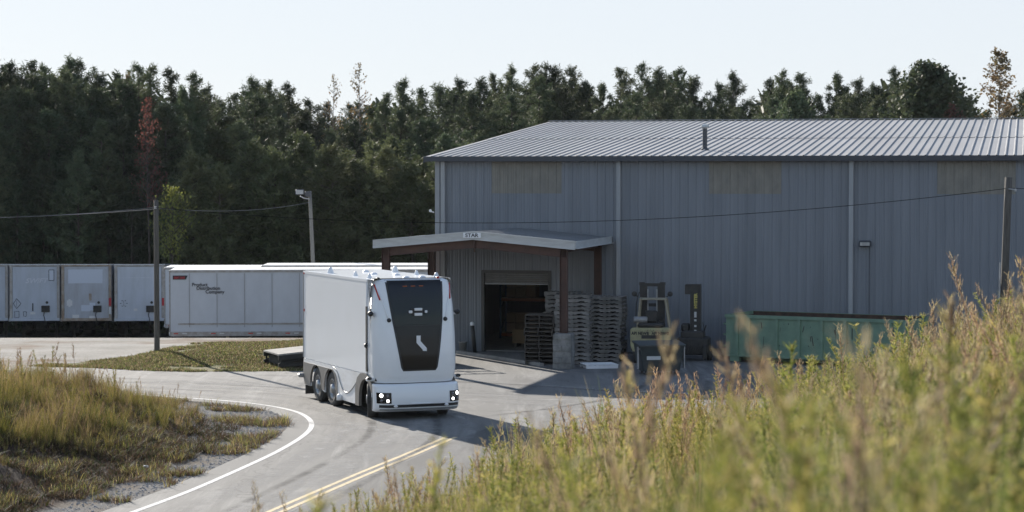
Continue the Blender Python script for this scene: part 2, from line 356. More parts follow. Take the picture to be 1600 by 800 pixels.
# ------------------------------------------------------------------ ground sheet
def build_ground():
    xs = np.concatenate([[-3000, -1200, -500, -250, -140, -90, -60, -45, -35], np.arange(-28, 30.01, .5), [34, 40, 50, 70, 100, 160, 300, 600, 1200, 3000]])
    ys = np.concatenate([[-800, -300, -100, -40, -20, -10], np.arange(-4, 36, 1.0), np.arange(36, 104, .5), np.arange(104, 180, 4.0), [200, 260, 400, 800, 1600, 4000]])
    X, Y = np.meshgrid(xs, ys); Z = terrain(X, Y)
    nx, ny = len(xs), len(ys)
    V = np.stack([X, Y, Z], -1).reshape(-1, 3)
    i = np.arange(nx - 1)[None, :] + np.arange(ny - 1)[:, None] * nx
    F = np.stack([i, i + 1, i + 1 + nx, i + nx], -1).reshape(-1, 4)
    me = bpy.data.meshes.new('ground')
    me.vertices.add(len(V)); me.vertices.foreach_set('co', V.ravel())
    me.loops.add(F.size); me.loops.foreach_set('vertex_index', F.ravel())
    me.polygons.add(len(F)); me.polygons.foreach_set('loop_start', np.arange(len(F)) * 4); me.polygons.foreach_set('use_smooth', [True] * len(F))
    me.update(calc_edges=True)
    x, y = V[:, 0], V[:, 1]
    c = np.zeros((len(V), 4)); c[:, 3] = 1
    g = inpoly(x, y, GRASS)
    hill = V[:, 2] > .12
    isl = inpoly(x, y, ISLAND)
    edge_d = edist(x, y)
    c[:, 0] = np.where(g, 1, 0)                                                     # grass
    c[:, 1] = np.where(hill & (y < 70), 1, 0)                                       # red soil / weeds ground
    c[:, 1] = np.where(isl & (y < 66), sm((edge_d - .5 - 1.0 * sm((y - 49) / 5)) / 1.3), c[:, 1])
    lot = (x < -5) & (y > 72) & (y < 93) & ~g
    c[:, 2] = np.where(lot, 1, 0)
    c[:, 0] = np.where((y > 93) & ~((x > -3) & (y < 125)), .35, c[:, 0])
    a = me.attributes.new('zone', 'FLOAT_COLOR', 'POINT'); a.data.foreach_set('color', c.ravel())
    m = bpy.data.materials.new('ground_soil'); m.use_nodes = True; n = m.node_tree.nodes; l = m.node_tree.links
    p = n['Principled BSDF']; p.inputs['Roughness'].default_value = .95; p.inputs['Specular IOR Level'].default_value = .2
    tc = n.new('ShaderNodeTexCoord')
    def noise(s, d=6, r=.6):
        q = n.new('ShaderNodeTexNoise'); q.inputs['Scale'].default_value = s; q.inputs['Detail'].default_value = d; q.inputs['Roughness'].default_value = r
        l.new(tc.outputs['Object'], q.inputs['Vector']); return q.outputs['Fac']
    def rng(v, a_, b_):
        q = n.new('ShaderNodeMapRange'); q.inputs[1].default_value = a_; q.inputs[2].default_value = b_; l.new(v, q.inputs[0]); return q.outputs[0]
    def mix(f, A, B):
        q = n.new('ShaderNodeMix'); q.data_type = 'RGBA'; l.new(f, q.inputs['Factor'])
        for v, k in ((A, 'A'), (B, 'B')):
            if isinstance(v, tuple): q.inputs[k].default_value = (*v, 1)
            else: l.new(v, q.inputs[k])
        return q.outputs['Result']
    at = n.new('ShaderNodeAttribute'); at.attribute_name = 'zone'; sp = n.new('ShaderNodeSeparateColor'); l.new(at.outputs['Color'], sp.inputs[0])
    def edge(v, s):   # noisy zone edge
        q = n.new('ShaderNodeMath'); q.operation = 'ADD'; l.new(v, q.inputs[0])
        w = n.new('ShaderNodeMath'); w.operation = 'MULTIPLY_ADD'; w.inputs[1].default_value = .9; w.inputs[2].default_value = -.45; l.new(noise(s), w.inputs[0])
        l.new(w.outputs[0], q.inputs[1]); return rng(q.outputs[0], .4, .6)
    vor = n.new('ShaderNodeTexVoronoi'); vor.inputs['Scale'].default_value = 16; l.new(tc.outputs['Object'], vor.inputs['Vector'])
    grav = mix(rng(vor.outputs['Color'], 0, 1), (.05, .05, .053), (.19, .185, .18))
    grav = mix(rng(noise(.9), .48, .65), grav, (.13, .105, .08))
    soil = mix(rng(noise(1.3), .35, .65), (.018, .011, .009), (.050, .025, .017))  # soil colour darkened to hold the shade of the bank slope and grass
    soil = mix(rng(noise(9, 8, .8), .58, .78), soil, (.11, .08, .05))
    lotc = mix(rng(noise(.35), .35, .62), (.34, .32, .29), (.24, .225, .20))
    lotc = mix(rng(noise(.18, 3), .52, .62), lotc, (.17, .12, .085))
    lotc = mix(rng(noise(7, 8, .8), .5, .75), lotc, (.14, .135, .12))
    grs = mix(rng(noise(.8), .35, .65), (.125, .125, .045), (.19, .165, .075))
    grs = mix(rng(noise(.5, 4), .56, .68), grs, (.33, .26, .17))
    grs = mix(rng(noise(12, 6, .8), .45, .75), grs, (.07, .08, .025))
    c1 = mix(edge(sp.outputs[1], 1.2), grav, soil)
    c2 = mix(edge(sp.outputs[2], .8), c1, lotc)
    c3 = mix(edge(sp.outputs[0], 1.0), c2, grs)
    l.new(c3, p.inputs['Base Color'])
    b = n.new('ShaderNodeBump'); b.inputs['Strength'].default_value = .8; b.inputs['Distance'].default_value = .05
    l.new(noise(14, 8, .75), b.inputs['Height']); l.new(b.outputs[0], p.inputs['Normal'])
    me.materials.append(m)
    o = bpy.data.objects.new('ground', me); COL.objects.link(o); o['kind'] = 'structure'
build_ground()

def asphalt_material(mname='asphalt', kk=1.0):
    m = bpy.data.materials.new(mname); m.use_nodes = True; n = m.node_tree.nodes; l = m.node_tree.links
    p = n['Principled BSDF']; p.inputs['Roughness'].default_value = .85; p.inputs['Specular IOR Level'].default_value = .35
    tc = n.new('ShaderNodeTexCoord')
    def noise(s, d=6, r=.6, v=None, dist=0):
        q = n.new('ShaderNodeTexNoise'); q.inputs['Scale'].default_value = s; q.inputs['Detail'].default_value = d; q.inputs['Roughness'].default_value = r
        q.inputs['Distortion'].default_value = dist
        l.new(v or tc.outputs['Object'], q.inputs['Vector']); return q.outputs['Fac']
    def rng(v, a_, b_, lo=0, hi=1):
        q = n.new('ShaderNodeMapRange'); q.inputs[1].default_value = a_; q.inputs[2].default_value = b_; q.inputs[3].default_value = lo; q.inputs[4].default_value = hi; l.new(v, q.inputs[0]); return q.outputs[0]
    def mix(f, A, B):
        q = n.new('ShaderNodeMix'); q.data_type = 'RGBA'; l.new(f, q.inputs['Factor'])
        for v, k in ((A, 'A'), (B, 'B')):
            if isinstance(v, tuple): q.inputs[k].default_value = (v[0] * kk, v[1] * kk, v[2] * kk, 1)
            else: l.new(v, q.inputs[k])
        return q.outputs['Result']
    kk *= .92
    mp = n.new('ShaderNodeMapping'); mp.inputs['Rotation'].default_value = (0, 0, R(-20)); mp.inputs['Scale'].default_value = (1.6, .16, 1)
    l.new(tc.outputs['Object'], mp.inputs[0])
    mp2 = n.new('ShaderNodeMapping'); mp2.inputs['Rotation'].default_value = (0, 0, R(55)); mp2.inputs['Scale'].default_value = (1.3, .12, 1)
    l.new(tc.outputs['Object'], mp2.inputs[0])
    c = mix(rng(noise(.22, 4), .35, .65), (.150, .146, .140), (.195, .190, .180))
    c = mix(rng(noise(.7, 6, .7, mp.outputs[0], .6), .50, .68, 0, .8), c, (.33, .32, .30))
    c = mix(rng(noise(.8, 6, .7, mp2.outputs[0], .4), .54, .70, 0, .7), c, (.34, .33, .31))
    c = mix(rng(noise(.6, 5, .7, mp2.outputs[0], 1), .34, .46, .65, 0), c, (.085, .083, .08))
    c = mix(rng(noise(55, 3, .8), .3, .7, 0, .4), c, (.07, .07, .07))
    c = mix(rng(noise(6, 6, .8), .55, .75, 0, .35), c, (.25, .24, .22))
    vo = n.new('ShaderNodeTexVoronoi'); vo.feature = 'DISTANCE_TO_EDGE'; vo.inputs['Scale'].default_value = .22
    wn = n.new('ShaderNodeTexNoise'); wn.inputs['Scale'].default_value = 1.2; l.new(tc.outputs['Object'], wn.inputs['Vector'])
    vm = n.new('ShaderNodeVectorMath'); vm.operation = 'MULTIPLY_ADD'; vm.inputs[1].default_value = (1.6, 1.6, 0); l.new(wn.outputs['Color'], vm.inputs[0]); l.new(tc.outputs['Object'], vm.inputs[2])
    l.new(vm.outputs[0], vo.inputs['Vector'])
    c = mix(rng(vo.outputs['Distance'], .0, .012, .6, 0), c, (.05, .05, .05))
    l.new(c, p.inputs['Base Color'])
    b = n.new('ShaderNodeBump'); b.inputs['Strength'].default_value = .35; b.inputs['Distance'].default_value = .01
    l.new(noise(60, 3, .7), b.inputs['Height']); l.new(b.outputs[0], p.inputs['Normal'])
    return m
M['asphalt'] = asphalt_material()
mb = MB(); pts = ASPHALT
tri = tessellate_polygon([[Vector((a, b, 0)) for a, b in pts]]); mb._add([(a, b, .006) for a, b in pts], [tuple(t) for t in tri])
o = mb.build('road', M['asphalt']); o['kind'] = 'structure'
for pl in o.data.polygons:
    if pl.normal.z < 0: pl.flip()

LANE = offset_line(smoothline(YELLOW, 4), -.28)
LANE = [p for p in LANE if p[1] > 20] + [(-.6, 56.0), (1.2, 55.4), (3.4, 54.9), (14, 55.5), (14, 22)]
mb = MB(); mb._add([(a, b, .0075) for a, b in LANE], [tuple(t) for t in tessellate_polygon([[Vector((a, b, 0)) for a, b in LANE]])])
M['asphalt_dark'] = asphalt_material('asphalt_dark', .62)
o = mb.build('side_lane', M['asphalt_dark']); o['kind'] = 'structure'
for pl in o.data.polygons:
    if pl.normal.z < 0: pl.flip()

def ribbon(name, line, w, m, z=.010, dash=None):
    L = offset_line(line, w / 2); Rr = offset_line(line, -w / 2); mb = MB()
    mb.grid([[(a[0], a[1], z), (b[0], b[1], z)] for a, b in zip(L, Rr)])
    o = mb.build(name, m); o['kind'] = 'structure'
    for pl in o.data.polygons:
        if pl.normal.z < 0: pl.flip()
    return o
def crisp(mname, base, base2):      # worn paint
    m = bpy.data.materials.new(mname); m.use_nodes = True; n = m.node_tree.nodes; l = m.node_tree.links; p = n['Principled BSDF']
    p.inputs['Roughness'].default_value = .85
    tc = n.new('ShaderNodeTexCoord'); q = n.new('ShaderNodeTexNoise'); q.inputs['Scale'].default_value = 7; q.inputs['Detail'].default_value = 8; q.inputs['Roughness'].default_value = .8
    l.new(tc.outputs['Object'], q.inputs['Vector'])
    r = n.new('ShaderNodeMapRange'); r.inputs[1].default_value = .52; r.inputs[2].default_value = .62; l.new(q.outputs['Fac'], r.inputs[0])
    x = n.new('ShaderNodeMix'); x.data_type = 'RGBA'; x.inputs['A'].default_value = (*base, 1); x.inputs['B'].default_value = (*base2, 1)
    l.new(r.outputs[0], x.inputs['Factor']); l.new(x.outputs['Result'], p.inputs['Base Color']); return m
M['line_white'] = crisp('line_white', (.60, .59, .57), (.33, .32, .31))
M['line_yellow'] = crisp('line_yellow', (.60, .47, .27), (.30, .26, .20))
ribbon('edge_line', WHITE_S, .135, M['line_white'])
YS = smoothline(YELLOW, 4)
ribbon('centre_line', offset_line(YS, .12), .11, M['line_yellow'])
ribbon('centre_line', offset_line(YS, -.12), .11, M['line_yellow'])
ribbon('edge_line', smoothline(FAR, 3), .12, M['line_white'])
# dusty tyre sweeps in the corner
def dust_mat():
    m = bpy.data.materials.new('road_dust'); m.use_nodes = True; n = m.node_tree.nodes; l = m.node_tree.links; p = n['Principled BSDF']
    p.inputs['Base Color'].default_value = (.36, .35, .33, 1); p.inputs['Roughness'].default_value = .95
    tc = n.new('ShaderNodeTexCoord'); q = n.new('ShaderNodeTexNoise'); q.inputs['Scale'].default_value = .9; q.inputs['Detail'].default_value = 8; q.inputs['Roughness'].default_value = .75
    l.new(tc.outputs['Object'], q.inputs['Vector'])
    r = n.new('ShaderNodeMapRange'); r.inputs[1].default_value = .38; r.inputs[2].default_value = .68; r.inputs[4].default_value = .85; l.new(q.outputs['Fac'], r.inputs[0])
    at = n.new('ShaderNodeAttribute'); at.attribute_name = 'fade'; mu = n.new('ShaderNodeMath'); mu.operation = 'MULTIPLY'
    l.new(r.outputs[0], mu.inputs[0]); l.new(at.outputs['Fac'], mu.inputs[1])
    t = n.new('ShaderNodeBsdfTransparent'); s = n.new('ShaderNodeMixShader'); l.new(mu.outputs[0], s.inputs[0]); l.new(t.outputs[0], s.inputs[1]); l.new(p.outputs[0], s.inputs[2])
    l.new(s.outputs[0], n['Material Output'].inputs['Surface']); return m
M['dust'] = dust_mat()
M['skid'] = M['dust'].copy(); M['skid'].name = 'tyre_mark'; M['skid'].node_tree.nodes['Principled BSDF'].inputs['Base Color'].default_value = (.045, .045, .045, 1)
def dust(line, w, k, m=None):
    cols = 5; rows = []; L = [offset_line(line, w * (c / (cols - 1) - .5)) for c in range(cols)]
    mb = MB(); N = len(line)
    mb.grid([[(L[c][i][0], L[c][i][1], .009 + k * .0004) for c in range(cols)] for i in range(N)])
    o = mb.build('tyre_mark' if m else 'road_dust', m or M['dust']); o['kind'] = 'structure'
    f = [math.sin(math.pi * c / (cols - 1)) * math.sin(math.pi * i / (N - 1)) ** .5 for i in range(N) for c in range(cols)]
    a = o.data.attributes.new('fade', 'FLOAT', 'POINT'); a.data.foreach_set('value', f)
k = 0
for off, w in ((-.9, .8), (-1.9, .55), (-3.0, .7), (-4.1, .5)):
    ln = [p for p in offset_line(WHITE_S, off) if p[1] > 34 and p[0] > -30]; dust(ln, w, k); k += 1
for ln, w in (([(-6.3, 57.8), (-4.6, 56.6), (-2.9, 55.0), (-1.7, 53.2)], .9), ([(-8.5, 62.8), (-5.0, 60.0), (-3.2, 56.5), (-3.4, 50), (-4.6, 44), (-6, 38)], .7),
              ([(-14, 68.6), (-6, 67.5), (0, 63.6), (8, 60.6), (18, 60)], 1.2), ([(-12, 67), (-5, 65.6), (1, 61.6), (9, 59.7)], .9), ([(-3, 70), (2, 66.5), (9, 63), (16, 62.4)], 1.1)):
    dust(smoothline(ln, 5), w, k); k += 1
for ln, w in (([(-12, 66.6), (-7, 64.6), (-4.4, 60.5), (-3.6, 55), (-4.4, 48), (-6.4, 38)], .28), ([(-12, 68.6), (-6.2, 66), (-2.7, 60.8), (-1.9, 55), (-2.7, 48.5), (-4.6, 38)], .28),
              ([(-9, 71), (-1, 68.2), (6, 64), (16, 63)], .35), ([(-1.4, 58), (1, 60.5), (3.4, 64.5), (4.5, 70)], .3), ([(.6, 57), (3, 59.5), (5.4, 63.5), (6.4, 70)], .3)):
    dust(smoothline(ln, 5), w, k, M['skid']); k += 1

# ------------------------------------------------------------------ warehouse
BL = Vector((-2.81, 81.0, 0)); BA = R(-13.3)
def FW(u, v, z=0):      # facade frame -> world
    c, s = math.cos(BA), math.sin(BA); return Vector((BL.x + c * u - s * v, BL.y + s * u + c * v, z))
B = empty('warehouse', BL, BA)
tag(B, 'long grey ribbed metal warehouse with a light seamed roof and three tan panels', 'building')
LEN, HALF, EAVE, SL = 36.0, 21.3, 7.19, 1 / 12.
DX0, DX1, DZ = 1.84, 4.27, 2.92
def profile(u0, u1, step=.305, off=0.0):
    p = []; k = math.floor(u0 / step)
    while k * step < u1 + step:
        b = k * step
        for du, dv in ((0, 0), (.105, 0), (.125, -.009), (.14, 0), (.165, 0), (.185, -.009), (.20, 0), (.252, 0), (.268, -.022), (.292, -.022), (.3045, -.002)):
            u = b + du
            if u0 <= u <= u1: p.append((u, dv + off))
        k += 1
    return p
mb = MB()
P0 = profile(0, LEN)
brk = [DX0, DX1]
P1 = sorted(P0 + [(DX0 - .001, 0), (DX0, 0), (DX1, 0), (DX1 + .001, 0)])
for (a, da), (b, db) in zip(P1[:-1], P1[1:]):
    z0 = DZ if DX0 <= (a + b) / 2 <= DX1 else 0.0
    mb._add([(a, da, z0), (b, db, z0), (b, db, 3.66), (a, da, 3.66)], [(0, 1, 2, 3)])
    mb._add([(a, da - .005, 3.6), (b, db - .005, 3.6), (b, db - .005, EAVE), (a, da - .005, EAVE)], [(0, 1, 2, 3)])
mb.build('wall_panel', M['steel_wall'], B)
mb = MB()      # inner lining, gable, rear walls
mb.box2((0, .06, 0), (DX0 - .06, .14, EAVE - .05)); mb.box2((DX1 + .06, .06, 0), (LEN, .14, EAVE - .05)); mb.box2((DX0 - .06, .06, DZ + .06), (DX1 + .06, .14, EAVE - .05))
for x0, x1 in ((0.0, .08), (LEN - .08, LEN)):
    mb.poly([(.15, 0), (2 * HALF, 0), (2 * HALF, EAVE), (HALF, EAVE + HALF * SL), (.15, EAVE + .01)], x1 - x0, (x0, 0, 0), ((0, 1, 0), (0, 0, 1), (1, 0, 0)))
mb.box2((.09, 2 * HALF - .08, 0), (LEN - .09, 2 * HALF, EAVE - .02))
mb.build('wall', M['steel_trim'], B)
mb = MB(); mb.box2((.1, .15, -.05), (LEN - .1, 2 * HALF - .1, .03)); mb.build('floor_slab', M['concrete'], B)
# roof with ribs, two courses
mb = MB()
def roofcourse(y0, y1, lift, flip=False):
    ov = .35; pts = []
    u = -ov
    while u < LEN + ov:
        pts += [(u, 0), (u + .215, 0), (u + .23, .035), (u + .265, .035), (u + .28, 0)]; u += .305
    for (a, za), (b, zb) in zip(pts[:-1], pts[1:]):
        q = []
        for (uu, zz, yy) in ((a, za, y0), (b, zb, y0), (b, zb, y1), (a, za, y1)):
            h = EAVE + .05 + (HALF - abs(yy - HALF)) * SL + zz + lift
            q.append((uu, yy, h))
        mb._add(q, [(0, 1, 2, 3)])
    mb.box2((-ov, y0 - .0, EAVE - 9), (-ov, y0, EAVE - 9)) if False else None
roofcourse(-.30, 9.2, 0.0); roofcourse(9.1, HALF, .018); roofcourse(HALF, 2 * HALF + .3, .01)
mb.build('roof', M['roof_steel'], B, recalc=False)
mb = MB()
mb.poly([(-.30, EAVE - .2), (HALF, EAVE + HALF * SL - .16), (2 * HALF + .3, EAVE - .2), (2 * HALF + .3, EAVE + .02), (HALF, EAVE + HALF * SL + .04), (-.30, EAVE + .02)], .05, (-.42, 0, 0), ((0, 1, 0), (0, 0, 1), (1, 0, 0)))
mb.build('rake_trim', M['gutter_dark'], B)
mb = MB(); mb.box2((-.36, -.36, EAVE - .15), (LEN + .3, -.20, EAVE + .035)); mb.box2((-.36, -.20, EAVE - .15), (LEN + .3, -.04, EAVE - .12))
mb.build('gutter', M['gutter_dark'], B)
mb = MB(); mb.box2((-.35, HALF - .2, EAVE + HALF * SL + .10), (LEN + .35, HALF + .2, EAVE + HALF * SL + .125)); mb.build('ridge_cap', M['roof_steel'], B)
for u in (.28, 6.90, 15.3, 23.6, 31.8):
    mb = MB(); mb.rbox((u, -.10, EAVE / 2 - .08), (.16, .12, EAVE - .14), .015); mb.box((u, -.10, 4.9), (.175, .135, .03)); mb.box((u, -.10, 2.6), (.175, .135, .03))
    mb.build('downspout', M['steel_trim'], B)
mb = MB(); mb.box2((-.045, -.045, 0), (.13, -.033, EAVE - .12)); mb.box2((-.045, -.033, 0), (-.033, .15, EAVE - .12)); mb.build('corner_trim', M['steel_trim'], B)
for u0, u1 in ((2.11, 4.77), (10.2, 12.9), (18.3, 21.0), (26.4, 29.1)):
    mb = MB(); pp = profile(u0, u1, off=-.011)
    for (a, da), (b, db) in zip(pp[:-1], pp[1:]): mb._add([(a, da, 5.86), (b, db, 5.86), (b, db, EAVE - .16), (a, da, EAVE - .16)], [(0, 1, 2, 3)])
    mb.build('translucent_panel', M['skylight'], B)
# roll-up door
mb = MB()
mb.box2((DX0 - .10, -.06, 0), (DX0, .16, DZ + .1)); mb.box2((DX1, -.06, 0), (DX1 + .10, .16, DZ + .1)); mb.box2((DX0, -.06, DZ), (DX1, .16, DZ + .1))
fr = mb.build('door_frame', M['door_dark'], B)
mb = MB()
for i in range(5): mb.rbox(((DX0 + DX1) / 2, .06, DZ - .04 - .075 * i), (DX1 - DX0 - .01, .04, .068), .012)
rd = mb.build('roll_up_door', M['door_slat'], B)
mb = MB(); mb.box2((DX0 + .01, .02, DZ - .43), (DX1 - .01, .10, DZ - .385)); mb.build('bottom_bar', M['steel_trim'], rd)
# wall light
mb = MB(); mb.rbox((15.8, -.12, 4.10), (.42, .2, .22), .03)
wl = mb.build('wall_light', M['gutter_dark'], B)
mb = MB(); mb.box((15.8, -.225, 4.09), (.33, .01, .12)); mb.build('lens', M['galv'], wl)
mb = MB(); mb.tube([(15.95, -.05, 4.0), (15.95, -.05, 1.2)], .012, 6); mb.build('conduit', M['gutter_dark'], B)
# base trim & louvre
mb = MB(); mb.box2((9.3, -.08, 0.0), (11.2, -.035, .28)); mb.build('kick_plate', M['trailer_alu'], B)
mb = MB(); mb.box2((4.4, -.043, 0), (LEN, -.034, .07)); mb.build('base_trim', M['gutter_dark'], B)
# roof vent pipe
vx, vy = 9.64, 2.8; vz = EAVE + .05 + vy * SL
mb = MB(); mb.tube([(vx, vy, vz - .02), (vx, vy, vz + .82)], .09, 14); vp = mb.build('vent_pipe', M['gutter_dark'], B)
mb = MB(); mb.lathe([(0, .98), (.15, .94), (.16, .86), (.13, .85), (.12, .80), (0, .80)], (vx, vy, vz), 16); mb.build('vent_cap', M['galv'], vp)
mb = MB(); mb.lathe([(.16, -.01), (.15, .05), (.08, .10)], (vx, vy, vz), 16); mb.build('flashing', M['gutter_dark'], vp)
mb = MB(); mb.tube([(-.10, .02, 5.15), (-.22, -.05, 5.18)], .02, 6); mb.lathe([(0, -.05), (.05, -.03), (.05, .04), (0, .06)], (-.22, -.05, 5.2), 10); mb.build('wire_bracket', M['white_plastic'], B)

# entrance canopy -----------------------------------------------------------
K = empty('entrance_canopy', BL, BA)
tag(K, 'low gabled entrance canopy on rust red steel posts in front of the warehouse door', 'canopy')
cx0, cx1, cy0, ce, cr = -.43, 6.62, -6.66, 4.27, 4.59
cm = (cx0 + cx1) / 2
mb = MB()
for side in (0, 1):
    a, b = (cx0, cm) if side == 0 else (cm, cx1)
    n = 24; pts = []
    for i in range(n):
        u = a + (b - a) * i / n; w = (b - a) / n
        pts += [(u, 0), (u + w * .6, 0), (u + w * .7, .035), (u + w * .9, .035)]
    pts.append((b, 0))
    zf = lambda u: cr - abs(u - cm) / (cx1 - cm) * (cr - ce)
    for (p, zp), (q, zq) in zip(pts[:-1], pts[1:]):
        mb._add([(p, cy0 + .03, zf(p) + zp - .02), (q, cy0 + .03, zf(q) + zq - .02), (q, -.05, zf(q) + zq - .02), (p, -.05, zf(p) + zp - .02)], [(0, 1, 2, 3)])
        mb._add([(p, cy0 + .03, zf(p) - .05), (q, cy0 + .03, zf(q) - .05), (q, -.05, zf(q) - .05), (p, -.05, zf(p) - .05)], [(3, 2, 1, 0)])
mb.build('roof', M['canopy_roof'], K, recalc=False)
mb = MB()
AX = ((1, 0, 0), (0, 0, 1), (0, 1, 0))
mb.poly([(cx0, ce - .23), (cm, cr - .23), (cx1, ce - .23), (cx1, ce + .02), (cm, cr + .02), (cx0, ce + .02)], .03, (0, cy0, 0), AX)
mb.poly([(cx0 - .01, ce + .0), (cm, cr + .0), (cx1 + .01, ce + .0), (cx1 + .01, ce + .045), (cm, cr + .045), (cx0 - .01, ce + .045)], .06, (0, cy0 - .03, 0), AX)
mb.poly([(cx0 - .01, ce - .25), (cm, cr - .25), (cx1 + .01, ce - .25), (cx1 + .01, ce - .215), (cm, cr - .215), (cx0 - .01, ce - .215)], .05, (0, cy0 - .02, 0), AX)
mb.poly([(cx0, ce - .11), (cm, cr - .11), (cx1, ce - .11), (cx1, ce - .09), (cm, cr - .09), (cx0, ce - .09)], .02, (0, cy0 - .02, 0), AX)
mb.build('fascia', M['fascia'], K)
for x in (cx0 - .03, cx1):
    mb = MB(); mb.box2((x, cy0 + .04, ce - .21), (x + .03, -.05, ce + .03)); mb.box2((x - .005, cy0 + .03, ce - .22), (x + .12, -.06, ce - .20)); mb.build('gutter', M['fascia'], K)
def beam(mb, a, b, h=.30, w=.14):
    a = Vector(a); b = Vector(b); t = (b - a).normalized(); L = (b - a).length
    up = Vector((0, 0, 1)); up = (up - t * up.dot(t)).normalized(); s = t.cross(up)
    m = Matrix((t, s, up)).transposed().to_4x4(); c = (a + b) / 2
    mb.box(c, (L, .012, h), M4=m); mb.box(c + up * (h / 2), (L, w, .014), M4=m); mb.box(c - up * (h / 2), (L, w, .014), M4=m)
px0, px1 = -.05, 6.2; fy_, ry_ = -6.4, -.42
for yy in (fy_, ry_):
    for a, b in (((px0 - .1, yy, ce - .37), (cm - .004, yy, cr - .38)), ((px1 + .1, yy, ce - .37), (cm + .004, yy, cr - .38))):
        mb = MB(); beam(mb, a, b); mb.build('rafter', M['red_iron'], K)
for xx in (px0, px1):
    mb = MB(); beam(mb, (xx, fy_ + .1, ce - .26), (xx, ry_ - .1, ce - .26), .18, .1); mb.build('side_beam', M['red_iron'], K)
for i in range(1, 6):
    if i in (3,): continue
    u = px0 + (px1 - px0) * i / 6; z = cr - abs(u - cm) / (cx1 - cm) * (cr - ce) - .13
    mb = MB(); mb.box2((u - .03, fy_ - .15, z - .08), (u + .03, -.1, z + .06)); mb.build('purlin', M['red_iron'], K)
mb = MB(); mb.box((cm, fy_ - .01, cr - .38), (.03, .18, .40)); mb.box((cm, fy_ - .01, cr - .62), (.04, .06, .12)); mb.build('splice_plate', M['red_iron'], K)
post = {}
for xx, yy, zb in ((px0, fy_, 0), (px1, fy_, 1.1), (px0 - .02, ry_, 0), (px1, ry_, 0)):
    mb = MB(); zt = ce - .24
    mb.box((xx, yy, (zt + zb) / 2), (.24, .012, zt - zb)); mb.box((xx - .12, yy, (zt + zb) / 2), (.014, .22, zt - zb)); mb.box((xx + .12, yy, (zt + zb) / 2), (.014, .22, zt - zb))
    mb.box((xx, yy, zb + .01), (.32, .3, .02)); post[(xx, yy)] = mb.build('post', M['red_iron'], K)
mb = MB(); random.seed(3)
for i in range(6):
    for j in range(2):
        for s_ in (-1, 1):
            z = .10 + i * .2
            if (i % 2 == 0): c = (px1 + s_ * .162, fy_ + (j - .5) * .31, z); sz = (.318, .30, .188)
            else: c = (px1 + (j - .5) * .31, fy_ + s_ * .162, z); sz = (.30, .318, .188)
            c = (c[0] + random.uniform(-.008, .008), c[1] + random.uniform(-.008, .008), z); mb.rbox(c, sz, .012)
mb.box((px1, fy_, .56), (.6, .6, 1.1))
mb.build('block_pier', M['block'], post[(px1, fy_)])
mb = MB(); mb.box((cm - .02, cy0 - .035, cr - .10), (.62, .012, .17)); sg = mb.build('name_plate', M['white_plastic'], K)
text('lettering', 'STAR', .17, M['text_dark'], sg, (cm - .02 - .235, cy0 - .043, cr - .155), (R(90), 0, 0), sx=1.15, bold=.004)

# kerb at the sunlit edge of the loading apron
mb = MB(); a = Vector((-2.05, 79.5, 0)); b = Vector((.95, 74.2, 0)); t = (b - a).normalized(); nrm = Vector((t.y, -t.x, 0))
q = [a, b, b - nrm * .16, a - nrm * .16]
mb._add([tuple(v) + () for v in q] + [(v.x, v.y, .11) for v in q], [(0, 1, 5, 4), (1, 2, 6, 5), (2, 3, 7, 6), (3, 0, 4, 7), (4, 5, 6, 7)])
o = mb.build('kerb', M['concrete']); o['kind'] = 'structure'

# ------------------------------------------------------------------ autonomous truck
T = empty('electric_truck', (-2.64, 58.41, 0), R(22.5))
tag(T, 'white cabless electric box truck with a black tapered front panel turning through the junction', 'truck')
HW = 1.19
def interp(t, xs, ys): return float(np.interp(t, xs, ys))
def cab_fy(z): return interp(z, [.98, 1.1, 1.35, 1.7, 2.2, 2.8, 3.3, 3.6, 3.70, 3.74], [-.36, -.42, -.45, -.44, -.38, -.26, -.13, -.04, .01, .07])
def cab_hw(z): return interp(z, [.98, 1.1, 1.4, 3.0, 3.5, 3.68, 3.74], [1.12, 1.15, 1.18, 1.18, 1.15, 1.12, 1.07])
def cab_y(x, z):
    hw = cab_hw(z); cxx, cyy = .30 + .22 * max(0, (2.6 - z)) / 1.6, .42
    q = min(1, max(0, (abs(x) - (hw - cxx)) / cxx)); return cab_fy(z) + .05 * (x / hw) ** 2 + cyy * (1 - math.sqrt(max(0, 1 - q ** 2.0)))
zs = [.98, 1.02, 1.1, 1.2, 1.35] + list(np.linspace(1.5, 3.45, 16)) + [3.55, 3.62, 3.67, 3.70, 3.725, 3.74]
xt = [-1, -.997, -.985, -.96, -.92, -.87, -.8, -.7, -.58, -.45, -.3, -.15, 0]; xt = xt + [-v for v in reversed(xt[:-1])]
mb = MB(); mb.smooth = True; rows = []
for z in zs:
    hw = cab_hw(z); row = [(-hw, .40, z), (-hw, .2, z), (-hw, .12, z)] + [(t * hw, cab_y(t * hw, z), z) for t in xt] + [(hw, .12, z), (hw, .2, z), (hw, .40, z)]
    rows.append(row)
mb.grid(rows)
mb.smooth = False
mb._add(rows[-1], [tuple(range(len(rows[-1])))]); mb._add(rows[0], [tuple(reversed(range(len(rows[0]))))])
cab = mb.build('front_shell', M['white_paint'], T)
